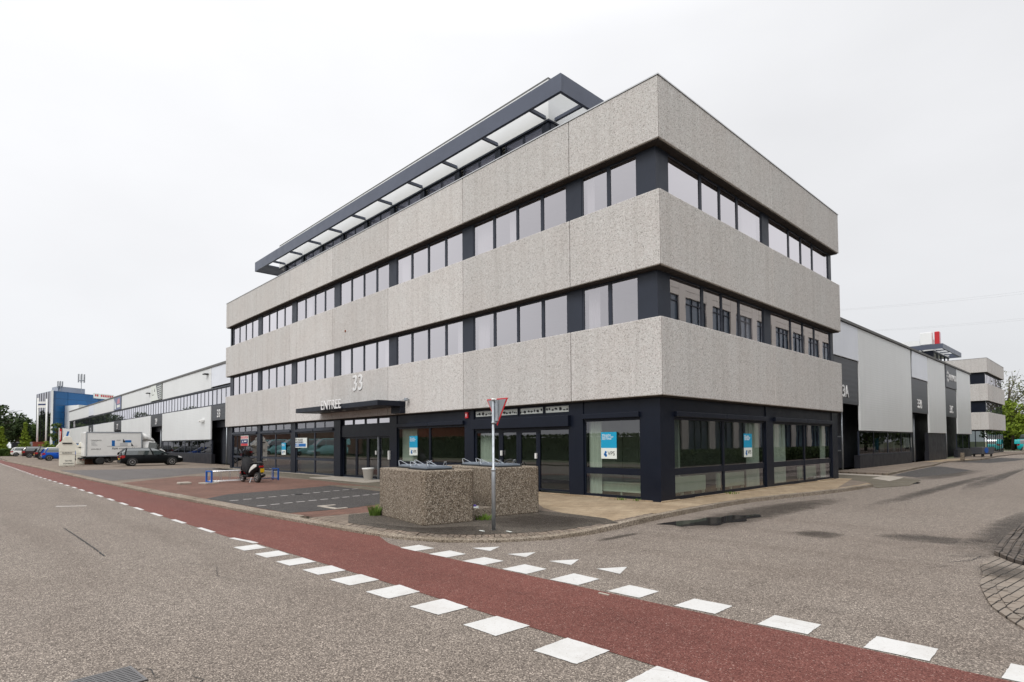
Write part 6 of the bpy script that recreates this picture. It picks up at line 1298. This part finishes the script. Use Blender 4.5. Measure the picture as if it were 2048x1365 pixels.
def tree(name, label, x, y, h, wd, leafm, seed, n=2600, ls=0.35, shape='round', group=None, base=0.18, rz=0, dens=1.0):
    o = thing(name, label, 'tree', (x, y, -0.1), rz, group); q = random.Random(seed)
    b = MB(); b.tube([(0, 0, 0), (0.05, 0.02, h*0.3), (0.0, 0.1, h*0.62), (0.1, 0, h*0.9)], [h*0.028, h*0.02, h*0.012, h*0.003], 8)
    limbs = []
    for k in range(14 if shape != 'cone' else 4):
        a = q.uniform(0, 6.28); z0 = h*q.uniform(0.25, 0.7); r = wd*0.5*q.uniform(0.5, 0.95); z1 = z0+h*q.uniform(0.12, 0.3)
        e = (math.cos(a)*r, math.sin(a)*r, z1); limbs.append(e); b.tube([(0, 0, z0), (e[0]*0.5, e[1]*0.5, z0+(z1-z0)*0.6), e], [h*0.010, h*0.006, h*0.002], 5)
        if shape == 'bare':
            for j in range(7):
                f0 = q.uniform(0.4, 1); s0 = (e[0]*f0, e[1]*f0, z0+(z1-z0)*f0); b.tube([s0, (s0[0]+q.uniform(-.12, .12)*h, s0[1]+q.uniform(-.12, .12)*h, s0[2]+h*q.uniform(0.08, 0.22))], [h*0.003, h*0.0008], 4)
    b.build('trunk', 'bark', o)
    cl = []
    for k in range(26 if shape != 'cone' else 30):
        if shape == 'cone': t = (k+0.5)/30; z = h*(0.06+0.92*t); r = wd*0.5*(1-t)**0.8; a = q.uniform(0, 6.28); cl.append((math.cos(a)*r*0.45, math.sin(a)*r*0.45, z, max(0.25, r*0.75), h*0.06))
        else:
            a = q.uniform(0, 6.28); u = q.uniform(-1, 1); rr_ = (q.random()**0.4)*0.75; s = math.sqrt(1-u*u); cz = h*(base+(1-base)*0.52)
            cl.append((math.cos(a)*s*rr_*wd*0.5, math.sin(a)*s*rr_*wd*0.5, cz+u*rr_*h*(1-base)*0.5, wd*q.uniform(0.10, 0.22), wd*q.uniform(0.08, 0.17)))
    b = MB(); m_ = int(n/len(cl))
    for cx_, cy_, cz_, rw, rh in cl:
        for j in range(m_):
            u = q.uniform(-1, 1); a = q.uniform(0, 6.28); s = math.sqrt(1-u*u); k = q.uniform(0.55, 1.1)
            p = Vector((cx_+math.cos(a)*s*rw*k, cy_+math.sin(a)*s*rw*k, cz_+u*rh*k)); d = Vector((q.gauss(0, 1), q.gauss(0, 1), q.gauss(0, 1))).normalized(); e = d.orthogonal().normalized()*ls*q.uniform(0.4, 1.0); g = d.cross(e).normalized()*ls*0.5*q.uniform(0.5, 1.0)
            b.face([tuple(p-e), tuple(p+g), tuple(p+e), tuple(p-g)])
    b.build('crown', leafm, o, recalc=False); return o
G1 = 'trees beyond the left end of the street'; G2 = 'trees beyond the right end of the side road'; G3 = 'trees across the main road'
tree('tree', 'tall dark green tree cut by the left edge of the photo', -192, -7.6, 14.0, 13, 'leaf_dark', 1, 4200, 0.5, group=G1)
t2 = tree('tree', 'broad loose-crowned tree left of the blue glass office', -216, -1.5, 12.0, 10, 'leaf_dark', 2, 4000, 0.5, group=G1)
t3 = tree('tree', 'mid green tree low behind the loose-crowned tree', -228, -5.5, 9.5, 11, 'leaf_mid', 3, 3000, 0.55, group=G1)
for k, (x, y, s, l) in enumerate(((-222, 3.5, 0.95, 'green tree right against the mirrored corner of the blue office'), (-240, -12, 1.2, 'distant green tree behind the tall dark tree'), (-250, 1, 1.2, 'farthest green tree between the dark tree and the blue office'))):
    c = copy_tree(t3); c.location = (x, y, -0.1); c.scale = (s, s, s); c.rotation_euler = (0, 0, k*2+1); c['label'] = l
tc_ = tree('conifer_tree', 'bright lime green conical tree near the left edge, cut by it', -131, -8.2, 5.2, 2.4, 'leaf_lime', 5, 2600, 0.22, 'cone', group='conical lime trees')
c = copy_tree(tc_); c.location = (-141.2, -4.3, -0.1); c.scale = (1.0, 1.0, 1.22); c['label'] = 'bright lime green conical tree behind the dark trailer'
tree('shrub', 'loose pale green climbing shrub at the left end of the warehouse', -139.5, 0.6, 7.2, 3.0, 'leaf_mid', 8, 1800, 0.25, base=0.05)
tree('shrub', 'small yellow-green shrub left of the clothes container', -104, -4.2, 2.6, 2.6, 'leaf_lime', 9, 900, 0.16, base=0.0)
def hedge(x0, x1, y0, y1, h, m, label, n, ls=0.14, seed=4):
    q = random.Random(seed); b = MB(); b.box(x0+ls, x1-ls, y0+ls, y1-ls, 0.0, h-ls)
    for k in range(n):
        x, y, z = q.uniform(x0, x1), q.uniform(y0, y1), q.uniform(0.05, h)
        if q.random() < 0.4: z = h+q.uniform(-0.1, 0.12)
        elif (x1-x0) > (y1-y0) and q.random() < 0.9: y = q.choice((y0, y1))+q.uniform(-.08, .08)
        else: x = q.choice((x0, x1))+q.uniform(-.08, .08)
        p = Vector((x, y, z)); d = Vector((q.gauss(0, 1), q.gauss(0, 1), q.gauss(0, 1))).normalized(); e = d.orthogonal().normalized()*ls; g = d.cross(e).normalized()*ls*0.6
        b.face([tuple(p-e), tuple(p+g), tuple(p+e), tuple(p-g)])
    return b.build('hedge', m, None, label, 'hedge', recalc=False)
hedge(-124, -121, -11.0, -6.8, 1.1, 'leaf_mid', 'low clipped hedge left of the parked cars', 2200, 0.2)
hedge(-172, -168, -1.0, 7, 1.7, 'leaf_dark', 'dark hedge at the foot of the blue office', 1200, 0.3, 6)
hedge(12.4, 14.0, 20, 75, 0.95, 'leaf_dark', 'long dark hedge across the side road, mirrored in the side facade windows', 7000, 0.13, 5)
hedge(-64, 2, -27.5, -25.8, 2.3, 'leaf_dark', 'tall dark hedge across the main road, mirrored in the shop windows', 5200, 0.17, 8)
# right end of the side road
tree('shrub', 'bright yellow-green shrub right of the far office block', -4.3, 114.0, 9.0, 9.0, 'leaf_lime', 11, 4200, 0.35, base=0.0, group=G2)
tree('tree', 'budding bare-branched tree behind the yellow-green shrub', -6.0, 128, 15, 11, 'leaf_bare', 12, 1100, 0.28, 'bare', group=G2)
tb = tree('tree', 'thin budding tree rising at the right edge of the photo', 2.0, 132, 15.5, 10, 'leaf_bare', 13, 1100, 0.28, 'bare', group=G2)
td_ = tree('tree', 'dense green tree behind the turquoise van at the right edge', 0.5, 126, 10, 10, 'leaf_mid', 14, 4200, 0.4, base=0.0, group=G2)
for k, (x, y, s, l) in enumerate(((7.5, 120, 1.1, 'dense dark tree beyond the right edge of the photo'), (-8, 140, 1.0, 'dark tree low behind the far office block corner'), (0.5, 150, 1.05, 'dark tree farthest down the side road'))):
    c = copy_tree(td_); c.location = (x, y, -0.1); c.scale = (s, s, s*0.9); c.rotation_euler = (0, 0, 1.3*k+0.5); c['label'] = l
for k, (x, y) in enumerate(((16, 95), (17.5, 107), (15.5, 119), (18, 131))):
    c = copy_tree(td_); c.location = (x, y, -0.1); c.rotation_euler = (0, 0, 1.1*k+0.2); c['label'] = 'dark tree in the row across the side road, mirrored in the workshop windows'; c['group'] = 'dark trees across the side road'
hedge(-6, 12, 117, 119.5, 2.8, 'leaf_dark', 'dark hedge behind the turquoise van at the right edge', 2600, 0.25, 7)
for k, (x, y) in enumerate(((-248, -16), (-262, -23), (-275, -29))):
    c = copy_tree(t2); c.location = (x, y, -0.1); c.scale = (1.25, 1.25, 1.2); c.rotation_euler = (0, 0, 2.1*k); c['label'] = 'tree beyond the street, mirrored in the blue office front'; c['group'] = 'trees mirrored in the blue office'
# trees across the main road, mirrored in the warehouse windows
for k in range(9):
    c = copy_tree(t2 if k % 2 else t3); c.location = (-165-17*k, -29-(k % 3)*2, -0.1); s = 1.0+0.12*(k % 3); c.scale = (s, s, s); c.rotation_euler = (0, 0, k); c['label'] = 'tree in the row across the main road, mirrored in the warehouse windows'; c['group'] = G3
